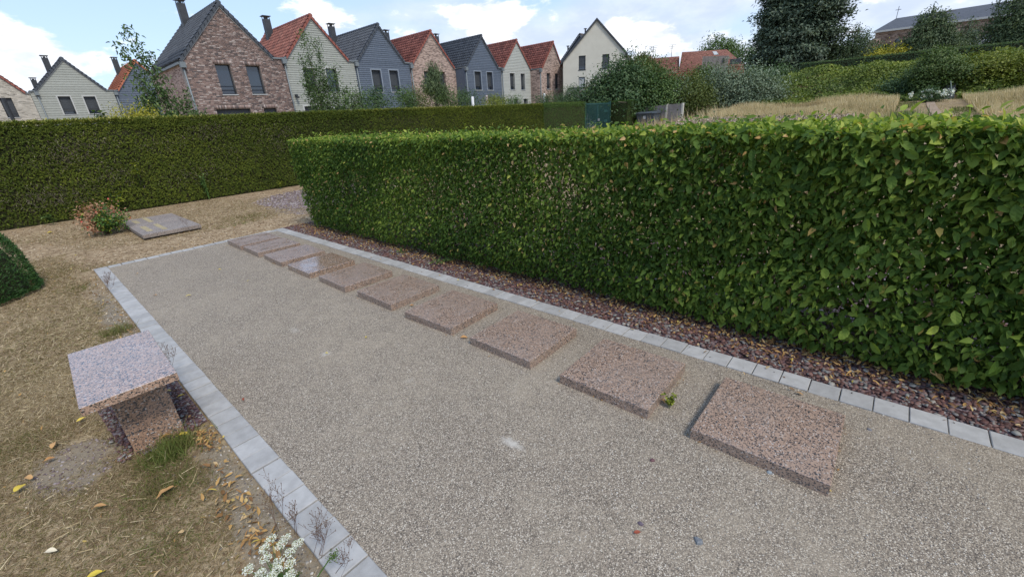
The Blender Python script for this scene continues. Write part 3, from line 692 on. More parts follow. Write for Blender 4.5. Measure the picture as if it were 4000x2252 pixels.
    meshes = [rib_leaf(v_) for v_ in (.12, .25, .35, .45, .55, .66, .78, .86, .92)]
    for i in idx:
        u = Vector(U[i]).normalized(); nn = Vector(N[i]); v_ = nn.cross(u).normalized(); n2 = u.cross(v_)
        mm = Matrix(((u.x, v_.x, n2.x, P[i, 0]), (u.y, v_.y, n2.y, P[i, 1]), (u.z, v_.z, n2.z, P[i, 2]), (0, 0, 0, 1))) @ Matrix.Diagonal((L[i]*1.1, L[i]*1.1, L[i]*1.1, 1))
        link('leaf', meshes[int(min(8, max(0, rnd[i]*8-1)))], None, t, mm)
    # stems and twigs
    b_ = MB()
    for k in range(26):
        yy = Y0+.2+k*.375+random.uniform(-.05, .05); xx = 3.5+random.uniform(-.05, .05)
        top = (xx+random.uniform(-.1, .1), yy+random.uniform(-.12, .12), 1.3)
        g_ = MB(); g_.tube([(xx, yy, -.1), (xx+.02, yy+.02, .6), top], [.022, .016, .007], 6); g_.build('stem', M_twig, t)
        for q in range(34):
            z0 = random.uniform(.05, 1.25); an = random.uniform(0, 6.28); ln = random.uniform(.2, .42)
            p1 = (xx+math.cos(an)*ln*.9, yy+math.sin(an)*ln, z0+random.uniform(0, .15))
            b_.tube([(xx, yy, z0), ((xx+p1[0])/2+random.uniform(-.03, .03), (yy+p1[1])/2+random.uniform(-.03, .03), z0+.02), p1], [.004, .003, .0012], 3, False)
            for w_ in range(2):
                p2 = (p1[0]+random.uniform(-.12, .12), p1[1]+random.uniform(-.12, .12), p1[2]+random.uniform(-.05, .1)); b_.tube([p1, p2], [.0018, .0008], 3, False)
    for (cy_, cz_, sy_, sz_, k_) in ((2.15, 1.02, .34, .22, 150), (.12, .30, .30, .18, 90), (4.0, .85, .14, .15, 40)):
        for q in range(k_):
            p0 = Vector((X0+random.uniform(.02, .14), cy_+random.gauss(0, sy_), cz_+random.gauss(0, sz_))); d = Vector((random.uniform(-.3, .1), random.uniform(-1, 1), random.uniform(-.5, .8))).normalized()*random.uniform(.06, .16)
            b_.tube([p0, p0+d*.5+Vector((0, 0, random.uniform(-.01, .01))), p0+d], [.0022, .0018, .001], 3, False)
    b_.build('twigs', M_twig, t, kind='stuff')
hornbeam()

# ------------------------------------------------------------------ clipped conifer hedges
def clipped(name, label, x0, x1, y0, y1, h, dens, mt, zb=0.0, L=.055, faces=('f', 't', 'l', 'r'), topbright=.25, group='clipped evergreen hedges', wobk=.03, seed=0.0, zf=None, deadn=0):
    t = thing(name, label, 'hedge', ((x0+x1)/2, (y0+y1)/2, zb), group)
    i = .07
    g_ = MB(); g_.box((x0+i, y0+i, zb-.3), (x1-i, y1-i, zb+h-.07)); g_.build('twig_core', M_core, t)
    parts = []
    def add(n, P, N): parts.append((P, np.tile(np.array(N, float), (n, 1))+rdir(n)*.45, np.full(n, N[2] > .7)))
    r = RNG.random
    if 'f' in faces:
        n = int((x1-x0)*h*dens); P = np.stack([x0+r(n)*(x1-x0), y0+np.abs(RNG.normal(size=n))*.03, zb+np.where(r(n) < .12, h-.22*r(n), r(n)*h)], 1); add(n, P, (0, -1, .35))
    if 'l' in faces:
        n = int((y1-y0)*h*dens); P = np.stack([x0+np.abs(RNG.normal(size=n))*.03, y0+r(n)*(y1-y0), zb+r(n)*h], 1); add(n, P, (-1, 0, .35))
    if 'r' in faces:
        n = int((y1-y0)*h*dens*.5); P = np.stack([x1-np.abs(RNG.normal(size=n))*.03, y0+r(n)*(y1-y0), zb+r(n)*h], 1); add(n, P, (1, 0, .35))
    if 'b' in faces:
        n = int((x1-x0)*h*dens*.5); P = np.stack([x0+r(n)*(x1-x0), y1-np.abs(RNG.normal(size=n))*.03, zb+r(n)*h], 1); add(n, P, (0, 1, .35))
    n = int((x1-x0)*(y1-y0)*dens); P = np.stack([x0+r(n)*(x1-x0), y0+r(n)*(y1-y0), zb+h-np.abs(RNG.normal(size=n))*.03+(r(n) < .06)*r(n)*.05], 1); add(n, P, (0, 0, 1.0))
    P = np.concatenate([q[0] for q in parts]); N = np.concatenate([q[1] for q in parts]); tp = np.concatenate([q[2] for q in parts]); n = len(P)
    w = lf(P, 1.1, seed)*wobk+lf(P, 3.7, seed+2)*.015
    w = w+lf(P, .45, seed+4)*wobk*.8; P[:, 1] += np.where(tp, 0, w); P[:, 2] += np.where(tp, w*.5, 0)
    U = rdir(n)*.6+np.array([0, 0, .55]); U -= N*(U*N).sum(1, keepdims=True)*.5
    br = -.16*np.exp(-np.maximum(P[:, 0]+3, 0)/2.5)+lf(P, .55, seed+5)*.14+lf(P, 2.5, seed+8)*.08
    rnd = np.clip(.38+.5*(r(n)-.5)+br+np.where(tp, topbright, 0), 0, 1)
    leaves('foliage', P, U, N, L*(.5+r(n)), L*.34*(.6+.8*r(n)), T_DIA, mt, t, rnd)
    if deadn:
        k = deadn; c0 = np.stack([x0+1.0+r(40)**2*9.0, 0*r(40)+y0-.01, .35+r(40)*1.45], 1); q = RNG.integers(0, 40, k)
        Pd = c0[q]+RNG.normal(size=(k, 3))*np.array([.35, .012, .13]); Pd[:, 2] = np.clip(Pd[:, 2], .05, h-.05)
        leaves('dead_spray', Pd, rdir(k)*.7+np.array([0, -.3, .5]), rdir(k)*.5+np.array([0, -1.0, 0]), .06*(.5+r(k)), .007, T_DIA, M_deadspray, t)
    return t
M_deadspray = leafmat('dead_spray', [(0, (.09, .07, .045)), (.6, (.19, .16, .11)), (1, (.33, .29, .22))], .05)
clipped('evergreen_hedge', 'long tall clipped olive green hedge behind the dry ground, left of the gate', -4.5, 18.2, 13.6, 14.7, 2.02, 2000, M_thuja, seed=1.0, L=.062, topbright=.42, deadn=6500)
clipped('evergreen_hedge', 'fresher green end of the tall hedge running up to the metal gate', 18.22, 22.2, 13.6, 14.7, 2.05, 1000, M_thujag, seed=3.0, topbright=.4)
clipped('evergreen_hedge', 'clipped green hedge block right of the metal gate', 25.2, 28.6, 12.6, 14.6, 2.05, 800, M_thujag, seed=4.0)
clipped('evergreen_hedge', 'clipped hedge top showing behind the concrete wall', 31.5, 41.0, 16.5, 17.8, 2.3, 300, M_thuja, L=.08, seed=6.0)
# sprouts growing out of the tall hedge face
def sprig(name, label, x, y, z, h, n, L, mt, cat='plant', spread=.5, stem=M_green, group=None, lean=(0, 0), Wk=.6, kind=None):
    t = thing(name, label, cat, (x, y, z), group)
    b_ = MB(); Ps = []; Us = []
    ns = max(2, n//14)
    for s in range(ns):
        an = random.uniform(0, 6.28); sp = random.uniform(.2, 1)*spread*h
        p0 = Vector((x, y, z)); p2 = Vector((x+math.cos(an)*sp+lean[0], y+math.sin(an)*sp+lean[1], z+h*random.uniform(.65, 1))); p1 = (p0+p2)/2+Vector((0, 0, h*.12))
        b_.tube([p0, p1, p2], [h*.012, h*.009, h*.004], 4, False)
        for k in range(max(3, n//ns)):
            u = random.uniform(.25, 1.0); p = (p0*(1-u)**2+p1*2*u*(1-u)+p2*u*u)
            Ps.append(p); Us.append((random.uniform(-1, 1), random.uniform(-1, 1), random.uniform(-.3, .6)))
    b_.build('stem', stem, t)
    P = np.array(Ps); U = np.array(Us)
    leaves('foliage', P, U, rdir(len(P))*.5+np.array([0, 0, 1.0]), L*(.6+.6*RNG.random(len(P))), L*Wk, T_LEAF, mt, t)
    return t
sprig('sapling', 'small bright green sapling at the hedge foot behind the rose bush', 1.35, 13.45, 0, .55, 60, .09, M_yg, lean=(.05, 0))
sprig('sapling', 'low green seedling at the hedge foot left of the rose bush', .25, 13.35, 0, .22, 40, .08, M_shr, spread=1.0)
sprig('sapling', 'slim green sapling against the tall hedge, right of the plaque', 3.2, 13.45, 0, .7, 60, .075, M_shr, spread=.2)
sprig('bramble_shoot', 'pale green bramble shoot sticking out of the tall hedge face', 1.95, 13.45, .72, .38, 22, .11, M_yg, lean=(.0, -.1), spread=.5)
sprig('sapling', 'green shoot at the hedge foot near the end of the leafy hedge', 5.0, 13.4, 0, .25, 40, .07, M_yg, spread=1.0)
sprig('bramble_shoot', 'light green climbing shoot on the hedge, above the middle of the leafy hedge', 12.6, 13.45, .95, .6, 40, .10, M_yg, spread=.25)
sprig('weed', 'little green weed at the corner of the second slab', 2.035, .675, -.008, .085, 60, .024, M_yg, spread=.7)
sprig('sapling', 'leafy sprig standing above the tall hedge in front of the grey clad house', 1.9, 14.8, 1.9, .5, 40, .1, M_shr, spread=.6)
# yew ball left edge
def yew():
    t = thing('clipped_yew', 'rounded dark green clipped yew cut by the left edge of the picture', 'bush', (-.95, 7.7, 0))
    n = 30000; d = rdir(n); d[:, 2] = np.abs(d[:, 2]); d[:, 2] -= .25*RNG.random(n)
    d /= np.linalg.norm(d, axis=1, keepdims=True)
    rad = np.array([.74, .82, 1.19])
    P = np.array([-.93, 7.72, .0])+d*rad*(1-np.abs(RNG.normal(size=n))[:, None]*.035+.03*lf(d, 5, 1)[:, None]); P = np.where((P[:, 2:3] < .02), P*np.array([1, 1, 0])+np.array([0, 0, .02]), P)
    U = d*.6+rdir(n)*.7+np.array([0, 0, .4]); leaves('foliage', P, U, np.cross(U, rdir(n))+d*.6, .035*(.5+RNG.random(n)), .008, T_DIA, M_yew, t, np.clip(RNG.random(n)*.8+lf(P, 4, 2)*.15, 0, 1))
    b_ = MB()
    nlat = 8; nlon = 14
    for i in range(nlat+1):
        th = math.pi/2*i/nlat
        for j in range(nlon): b_.v.append((-.93+.64*math.cos(th)*math.cos(6.283*j/nlon), 7.72+.72*math.cos(th)*math.sin(6.283*j/nlon), 1.06*math.sin(th)))
    for i in range(nlat):
        for j in range(nlon): b_.f.append((i*nlon+j, i*nlon+(j+1) % nlon, (i+1)*nlon+(j+1) % nlon, (i+1)*nlon+j))
    b_.build('twig_core', M_core, t)
yew()

# rose bush
def rose():
    t = thing('rose_bush', 'straggly rose bush half green and half withered orange beside the grey plaque', 'bush', (.8, 10.7, 0))
    b_ = MB(); P = []; rn = []
    for k in range(34):
        an = random.uniform(0, 6.28); r_ = random.uniform(.1, .42); h = random.uniform(.15, .50)
        tip = (.82+math.cos(an)*r_, 10.8+math.sin(an)*r_*1.2, h)
        b_.tube([(.82, 10.75, -.02), (.82+math.cos(an)*r_*.5, 10.75+math.sin(an)*r_*.5, h*.7), tip], [.006, .004, .002], 4, False)
        dead = tip[1] > 10.85 or tip[0] < .62
        for q in range(60):
            u = random.uniform(.3, 1.0); P.append((.82+(tip[0]-.82)*u+random.gauss(0, .05), 10.75+(tip[1]-10.75)*u+random.gauss(0, .05), max(.03, h*u**.6+random.gauss(0, .05))))
            rn.append(random.uniform(.72, .99) if dead and random.random() < .85 else random.uniform(0, .68))
    for q in range(220):
        P.append((.8+random.gauss(0, .13), 11.05+random.gauss(0, .16),   .36+random.gauss(0, .11))); rn.append(random.uniform(.76, .95))
    b_.build('stem', M_drystem, t); P = np.array(P); n = len(P)
    leaves('foliage', P, rdir(n), rdir(n)*.6+np.array([0, 0, 1.0]), .05*(.6+.6*RNG.random(n)), .03, T_LEAF, M_redl, t, np.array(rn))
rose()

# green tuft, dry seed-head weeds, white umbels
def tuft(name, label, x, y, r_, n, L, mt, bias):
    P = np.stack([x+RNG.normal(size=n)*r_, y+RNG.normal(size=n)*r_, np.full(n, -.02)], 1); U = rdir(n)*.7+np.array([0, 0, 1.0])
    o = leaves(name, P, U, rdir(n), L*(.5+RNG.random(n)), L*.055, T_BLADE, mt, None, np.clip(bias+RNG.random(n)*.3, 0, 1)); return tag(o, label, 'grass')
tuft('grass_tuft', 'fresh green grass tuft at the foot of the bench pillar', .10, 2.70, .055, 700, .075, M_grass, .72)
tuft('grass_tuft', 'small green tuft beside the kerb behind the bench', .18, 5.0, .05, 260, .07, M_grass, .65)
tuft('grass_tuft', 'thin pale green tuft on the lawn below the clay patch', -.03, 2.42, .06, 260, .05, M_grass, .55)
def seedweed(label, stems):
    t = thing('seed_weed', label, 'weed', (stems[0][0][0], stems[0][0][1], 0), 'dry branching weeds along the left kerb')
    b_ = MB(); hb = MB()
    def head(p, s):
        p = Vector(p); hb.add([p+Vector((0, 0, -s)), p+Vector((s*.6, 0, 0)), p+Vector((0, s*.6, 0)), p+Vector((-s*.6, 0, 0)), p+Vector((0, -s*.6, 0)), p+Vector((0, 0, s*1.1))], [(0,2,1),(0,3,2),(0,4,3),(0,1,4),(5,1,2),(5,2,3),(5,3,4),(5,4,1)])
    for (p0, p1) in stems:
        p0 = Vector(p0); p1 = Vector(p1); h = (p1-p0).length
        b_.tube([p0, p0.lerp(p1, .45)+Vector((random.uniform(-.01, .01), random.uniform(-.01, .01), 0)), p0.lerp(p1, .7)], [.0011, .0009, .0007], 4, False)
        for k in range(9):
            u = random.uniform(.35, .85); q = p0.lerp(p1, u); e = q+Vector((random.gauss(0, .22), random.gauss(0, .22), random.uniform(.3, .75)))*h*.42
            b_.tube([q, q.lerp(e, .5)+Vector((random.uniform(-1, 1)*.004, random.uniform(-1, 1)*.004, 0)), e], .00055, 3, False); head(e, .0032)
            for w_ in range(2):
                e2 = q.lerp(e, .55)+Vector((random.gauss(0, .2), random.gauss(0, .2), random.uniform(.2, .6)))*h*.22
                b_.tube([q.lerp(e, .55), e2], .0005, 3, False); head(e2, .003)
    b_.build('stem', M_drystem, t, kind='stuff'); hb.build('seed_head', M_drystem, t, kind='stuff')
seedweed('brown dry weed with tiny seed heads over the kerb, just above the white flowers', [((.244, 1.672, -.02), (.31, 1.80, .20)), ((.287, 1.724, -.02), (.329, 1.69, .20)), ((.26, 1.69, -.02), (.27, 1.74, .17))])
seedweed('brown dry weed behind the white flowers, small one with short twigs', [((.298, 1.618, -.02), (.31, 1.53, .18)), ((.30, 1.60, -.02), (.33, 1.60, .15))])
seedweed('tallest brown dry weed over the kerb, right of the white flowers', [((.30, 1.454, -.02), (.367, 1.432, .2)), ((.31, 1.408, -.02), (.385, 1.364, .21)), ((.31, 1.43, -.02), (.36, 1.40, .19)), ((.30, 1.42, -.02), (.40, 1.40, .16))])
seedweed('brown dry weed over the kerb at the bottom edge of the picture', [((.315, 1.313, -.02), (.37, 1.184, .19)), ((.32, 1.277, -.02), (.39, 1.22, .17))])
seedweed('dry weed with seed heads beside the far edge of the bench top', [((.285, 3.72, -.02), (.344, 3.709, .2)), ((.29, 3.78, -.02), (.33, 3.85, .18)), ((.28, 3.66, -.02), (.36, 3.62, .17)), ((.285, 3.8, -.02), (.30, 3.95, .16))])
seedweed('dry weed with seed heads over the kerb near the far left corner', [((.28, 6.50, -.02), (.34, 6.3, .22)), ((.28, 6.6, -.02), (.36, 6.55, .2)), ((.28, 6.45, -.02), (.31, 6.2, .2)), ((.285, 6.7, -.02), (.40, 6.7, .16)), ((.27, 6.4, -.02), (.38, 6.1, .2))])
seedweed('small dry weed in front of the grey plaque', [((1.72, 9.30, -.02), (1.68, 9.3, .3)), ((1.74, 9.30, -.02), (1.75, 9.28, .24))])
def umbels():
    t = thing('white_flower_plant', 'flowering umbel plant with white and lime flower heads at the bottom edge beside the kerb', 'flower', (.15, 1.42, 0))
    HD = [(.192,1.44),(.228,1.407),(.249,1.346),(.203,1.384),(.159,1.409),(.212,1.319),(.147,1.367),(.17,1.322),(.194,1.28),(.094,1.389),(.117,1.339),(.155,1.297),(.132,1.288),(.18,1.25),(.11,1.30)]
    b_ = MB()
    for i, (hx, hy) in enumerate(HD):
        h = .22+random.uniform(-.012, .012)
        b_.tube([(.15, 1.34, -.02), (.15+(hx-.15)*.35, 1.34+(hy-1.34)*.35, .13), (hx, hy, h-.012)], [.0025, .0018, .001], 5, False)
        n = 120; a = RNG.random(n)*6.28; r_ = np.sqrt(RNG.random(n))*.019
        P = np.stack([hx+r_*np.cos(a), hy+r_*np.sin(a), h-.25*r_+RNG.normal(size=n)*.0012], 1)
        N = rdir(n)*.4+np.array([0, 0, 1.0]); k = r_ > .005*RNG.random(n)
        leaves('flower_head', P, np.cross(N, rdir(n)), N, .0048, .0038, T_DIA, M_pet, t)
        P2 = P[:60]+np.array([0, 0, .0012]); leaves('bud_cluster', P2*1.0, rdir(60), rdir(60)+np.array([0, 0, 1]), .004, .003, T_DIA, M_yg, t)
    b_.tube([(.232, 1.30, .03), (.27, 1.275, .09), (.309, 1.247, .15)], [.0028, .0026, .0022], 6)
    n = 170; P = np.array([.318, 1.243, .155])+RNG.normal(size=(n, 3))*.009; leaves('seed_cluster', P, rdir(n), rdir(n), .007, .004, T_DIA, M_shr, t)
    for k in range(30):
        a = random.uniform(0, 6.28); z_ = random.uniform(.03, .16); b_.tube([(.15, 1.34, z_), (.15+math.cos(a)*.03, 1.34+math.sin(a)*.03, z_+.03)], [.001, .0006], 3, False)
    b_.build('stem', M_green, t)
    n = 260; P = np.array([.15, 1.35, .06])+RNG.normal(size=(n, 3))*np.array([.035, .035, .03]); leaves('foliage', P, rdir(n), rdir(n)+np.array([0, 0, .6]), .018, .006, T_LEAF, M_shr, t)
umbels()
sprig('ivy_patch', 'low green seedlings on the slate under the middle of the leafy hedge', 3.05, 3.9, -.01, .09, 160, .028, M_shr, spread=3.0)
sprig('ivy_patch', 'low green sprout under the leafy hedge nearer the far end', 3.03, 4.7, -.01, .06, 70, .024, M_shr, spread=2.5)

# ------------------------------------------------------------------ houses
M_brickA = brickmat('red_brown_brick', (.26, .155, .12), (.40, .28, .23), (.42, .36, .31))
M_brickAs = brickmat('red_brown_brick_side', (.26, .155, .12), (.40, .28, .23), (.42, .36, .31), wallaxis='x')
M_brickD = brickmat('brown_pink_brick', (.22, .15, .125), (.42, .31, .26), (.40, .35, .31))
M_brickDs = brickmat('brown_pink_brick_side', (.22, .15, .125), (.42, .31, .26), (.40, .35, .31), wallaxis='x')
M_brickC = brickmat('cream_brick', (.36, .335, .285), (.45, .42, .36), (.42, .39, .34))
M_brk = rampattr('brick', [(0, (.10, .088, .088)), (.14, (.15, .118, .112)), (.34, (.21, .15, .132)), (.6, (.265, .19, .165)), (.82, (.32, .25, .225)), (1, (.42, .365, .335))], .9, .2)
M_brkO = objramp('single_brick', [(0, (.10, .088, .088)), (.14, (.15, .118, .112)), (.34, (.21, .15, .132)), (.6, (.265, .19, .165)), (.82, (.32, .25, .225)), (1, (.42, .365, .335))], .9, .2)
M_mortar = noisy('mortar', (.25, .215, .19), (.31, .27, .24), 20, .95)
M_boardG = noisy('grey_green_board', (.28, .295, .265), (.32, .335, .305), 6, .7, objrand=.04)
M_boardB = noisy('slate_blue_board', (.085, .108, .145), (.108, .132, .17), 6, .6, objrand=.06)
M_boardW = noisy('pale_board', (.36, .375, .345), (.40, .415, .385), 6, .7, objrand=.04)
M_render = noisy('cream_render', (.50, .485, .42), (.54, .525, .455), 2, .9, 90, .1, .004)
M_tileR = objramp('red_roof_tile', [(0, (0.117, 0.0405, 0.0306)), (.4, (0.18, 0.0612, 0.045)), (.8, (0.2205, 0.0765, 0.0558)), (1, (0.261, 0.108, 0.081))], .6, .35, 20)
M_tileRa = rampattr('red_roof', [(0, (0.117, 0.0405, 0.0306)), (.5, (0.189, 0.063, 0.0468)), (1, (0.243, 0.09, 0.0675))], .6, .35)
M_tileG = objramp('grey_roof_tile', [(0, (.045, .052, .065)), (.5, (.06, .07, .085)), (1, (.07, .08, .095))], .6, .25, 20)
M_tileGa = rampattr('grey_roof', [(0, (.045, .052, .065)), (.5, (.06, .07, .085)), (1, (.07, .08, .095))], .6, .25)
M_tileOa = rampattr('orange_roof', [(0, (.26, .09, .05)), (.5, (.34, .12, .07)), (1, (.40, .16, .10))], .6, .3)
M_tileBa = rampattr('brown_roof', [(0, (.07, .06, .055)), (.5, (.11, .095, .085)), (1, (.15, .13, .12))], .7, .3)
M_frame = mat('dark_window_frame', (.035, .038, .042), .4)
M_shut = noisy('grey_shutter', (.05, .056, .064), (.062, .07, .078), 3, .5)
M_glass = mat('window_glass', (.02, .032, .055), .03, .9); M_glass.node_tree.nodes['Principled BSDF'].inputs['IOR'].default_value = 1.5
M_zinc = mat('zinc', (.17, .195, .205), .55, .4, .2)
M_sill = mat('pale_sill', (.38, .40, .40), .6)
M_trimW = mat('pale_trim', (.42, .43, .415), .6)
M_trimB = mat('blue_grey_trim', (.20, .235, .28), .5)
M_chim = noisy('chimney_cladding', (.04, .043, .048), (.055, .058, .063), 3, .5)
M_lead = mat('lead', (.16, .17, .18), .5, .4, .3)

TILE = {}
def tile_geo():
    # pantile 0.27 across (local x) by 0.30 up the slope (local y), rolled profile in z
    V = []; F = []; prof = [(-.135, .0), (-.10, .05), (-.055, .058), (-.02, .015), (.06, .0), (.135, .004)]
    for (yy, dz) in ((-.165, .045), (.165, .0)):
        for (xx, z_) in prof: V.append((xx, yy, z_+dz))
    for (xx, z_) in prof: V.append((xx, -.165, z_+.004))
    k = len(prof)
    for i in range(k-1): F.append((i, i+1, k+i+1, k+i)); F.append((2*k+i, 2*k+i+1, i+1, i))
    return V, F
TV, TF = tile_geo()
def roof_slope(root, xe, ze, xa, za, y0, y1, mt_obj, mt_all, single, mx=False):
    # slope from the eave (xe,ze) up to the ridge (xa,za), running from y0 back to y1
    dx, dz = xa-xe, za-ze; L = math.hypot(dx, dz); rows = max(1, round(L/.285)); cols = max(1, round((y1-y0)/.27))
    up_ = Vector((dx/L, 0, dz/L)); ax = Vector((0, -1, 0)) if dx > 0 else Vector((0, 1, 0)); nn = ax.cross(up_)
    if nn.z < 0: ax = -ax; nn = ax.cross(up_)
    sx = (y1-y0)/cols/.27; sy = L/rows/.30
    th = .12
    g_ = MB(); o1 = nn*.0; a = Vector((xe, y0, ze)); b_ = Vector((xa, y0, za)); c_ = Vector((xa, y1, za)); d_ = Vector((xe, y1, ze))
    g_.add([a, b_, c_, d_, a-nn*th, b_-nn*th, c_-nn*th, d_-nn*th], [(0,1,2,3),(4,5,6,7),(0,1,5,4),(1,2,6,5),(2,3,7,6),(3,0,4,7)])
    r_ = g_.build('roof', M_lead, root)
    mats = []
    for i in range(rows):
        for j in range(cols):
            p = Vector((xe, y0, ze))+up_*(L*(i+.5)/rows)+Vector((0, 1, 0))*((y1-y0)*(j+.5)/cols)+nn*.02
            mats.append(Matrix(((ax.x, up_.x, nn.x, p.x), (ax.y, up_.y, nn.y, p.y), (ax.z, up_.z, nn.z, p.z), (0, 0, 0, 1))) @ Matrix.Diagonal((sx*1.0, sy*1.08, 1, 1)))
    if single:
        if mt_obj.name not in TILE:
            b2 = MB(); b2.add(TV, TF); TILE[mt_obj.name] = b2.mesh('tile', mt_obj, False)
        mats1, mats2 = mats[-300:], mats[:-300]
        for mm in mats1: link('tile', TILE[mt_obj.name], None, r_, mm)
    else: mats2 = mats
    if mats2:
        A = np.array([[*v, 1] for v in TV]).T
        V = np.concatenate([(np.array(mm) @ A)[:3].T for mm in mats2]); F = (np.array(TF)[None]+(np.arange(len(mats2))*len(TV))[:, None, None]).reshape(-1, 4)
        o = link('tiling', fastmesh('tiling', V, F, mt_all, np.repeat(RNG.random(len(mats2)), len(TV))), None, r_); o['kind'] = 'stuff'
    return r_
def edges(H):
    def left(z):
        if z <= H['zl']: return H['x0']
        return H['xe0']+(H['xa']-H['xe0'])*(z-H['zl'])/(H['za']-H['zl'])
    def right(z):
        if z <= H['zr']: return H['x1']
        return H['xe1']+(H['xa']-H['xe1'])*(z-H['zr'])/(H['za']-H['zr'])
    return left, right
def spans(H, za_, zb_):
    # solid spans of the facade between two heights: list of ((xl,za),(xr,za),(xr',zb),(xl',zb))
    left, right = edges(H); zm = (za_+zb_)/2; e = 1e-4
    cuts = sorted([(w[0], w[1]) for w in H['win'] if w[2] < zm < w[3]])
    out = []; la, lb = left(za_+e), left(zb_-e); ra, rb = right(za_+e), right(zb_-e); cur = None
    for (a, b_) in cuts+[(None, None)]:
        A = (la, lb) if cur is None else (cur, cur)
        B = (ra, rb) if a is None else (a, a)
        if B[0]-A[0] > .01: out.append((A[0], B[0], A[1], B[1]))
        cur = b_
    return out
def levels(H, lo=0.0):
    zs = {lo, H['zl'], H['zr'], H['za']}
    for w in H['win']: zs |= {w[2], w[3]}
    return sorted(z for z in zs if z >= lo)
def facade(H, root, mt, y0, y1):
    g_ = MB(); zs = levels(H)
    for a, b_ in zip(zs, zs[1:]):
        if b_-a < .005: continue
        for (la, ra, lb, rb) in spans(H, a, b_): g_.prism([(la, a), (ra, a), (rb, b_), (lb, b_)], 'y', y0, y1)
    return g_.build('wall', mt, root)
def window(root, H, w, y, style, trim=None):
    x0, x1, z0, z1 = w[:4]; d = .20
    g_ = MB(); f = .05
    g_.box((x0+.002, y+d, z0+.002), (x0+f, y+d+.06, z1-.002)); g_.box((x1-f, y+d, z0+.002), (x1-.002, y+d+.06, z1-.002))
    g_.box((x0+f, y+d, z0+.002), (x1-f, y+d+.06, z0+f)); g_.box((x0+f, y+d, z1-f), (x1-f, y+d+.06, z1-.002))
    wo_ = g_.build('window', M_frame, root)
    g_ = MB(); g_.box((x0-.04, y-.05, z0-.05), (x1+.04, y+d, z0)); g_.build('sill', M_sill, wo_)
    if style != 'shut':
        g_ = MB(); g_.box((x0+f, y+d+.02, z0+f), (x1-f, y+d+.035, z1-f)); g_.build('pane', M_glass, wo_)
    if style == 'shut' or style == 'half':
        zz0 = z0+.30 if style == 'half' else z0+f
        g_ = MB(); z_ = zz0
        while z_ < z1-f-.01: g_.box((x0+f*.5, y+d-.03, z_), (x1-f*.5, y+d-.012, min(z_+.048, z1-f))); z_ += .054
        g_.build('shutter', M_shut, wo_)
        if style == 'shut': pass
    if z1-z0 < 1.8 and z0 > 3.0:
        for zr_ in (z0+.22, z0+.42):
            g_ = MB(); g_.box((x0+.01, y+.03, zr_), (x1-.01, y+.055, zr_+.025)); g_.build('rail', M_frame, wo_)
    if trim:
        g_ = MB(); k = .09
        g_.box((x0-k, y-.022, z0-.03), (x0-.001, y-.001, z1+k)); g_.box((x1+.001, y-.022, z0-.03), (x1+k, y-.001, z1+k)); g_.box((x0-.001, y-.022, z1+.001), (x1+.001, y-.001, z1+k)); g_.build('trim', trim, wo_)
    return wo_
def pipe(root, x, y, zt, zb=0.0):
    g_ = MB(); g_.tube([(x, y-.10, zb), (x, y-.10, zt-.2)], .045, 8); p_ = g_.build('drainpipe', M_zinc, root, smooth=True)
    g_ = MB(); g_.box((x-.13, y-.24, zt-.27), (x+.13, y-.03, zt)); g_.build('hopper', M_zinc, p_)
    g_ = MB()
    for zc in (zb+1.2, (zb+zt)/2+.3): g_.box((x-.06, y-.16, zc), (x+.06, y-.03, zc+.03))
    g_.build('clip', M_zinc, p_)
def chimney(root, x, y, zb, zt, w=.42, d=.36):
    g_ = MB(); g_.box((x-w/2, y-d/2, zb), (x+w/2, y+d/2, zt-.22)); c_ = g_.build('chimney', M_chim, root)
    g_ = MB()
    for sx in (-1, 1):
        for sy in (-1, 1): g_.box((x+sx*(w/2-.03)-.02, y+sy*(d/2-.03)-.02, zt-.22), (x+sx*(w/2-.03)+.02, y+sy*(d/2-.03)+.02, zt-.05))
    g_.tube([(x, y, zt-.22), (x, y, zt-.10)], .09, 8)
    g_.box((x-w/2-.07, y-d/2-.07, zt-.05), (x+w/2+.07, y+d/2+.07, zt-.015)); g_.box((x-w/2+.02, y-d/2+.02, zt-.015), (x+w/2-.02, y+d/2-.02, zt)); g_.build('cap', M_chim, c_)
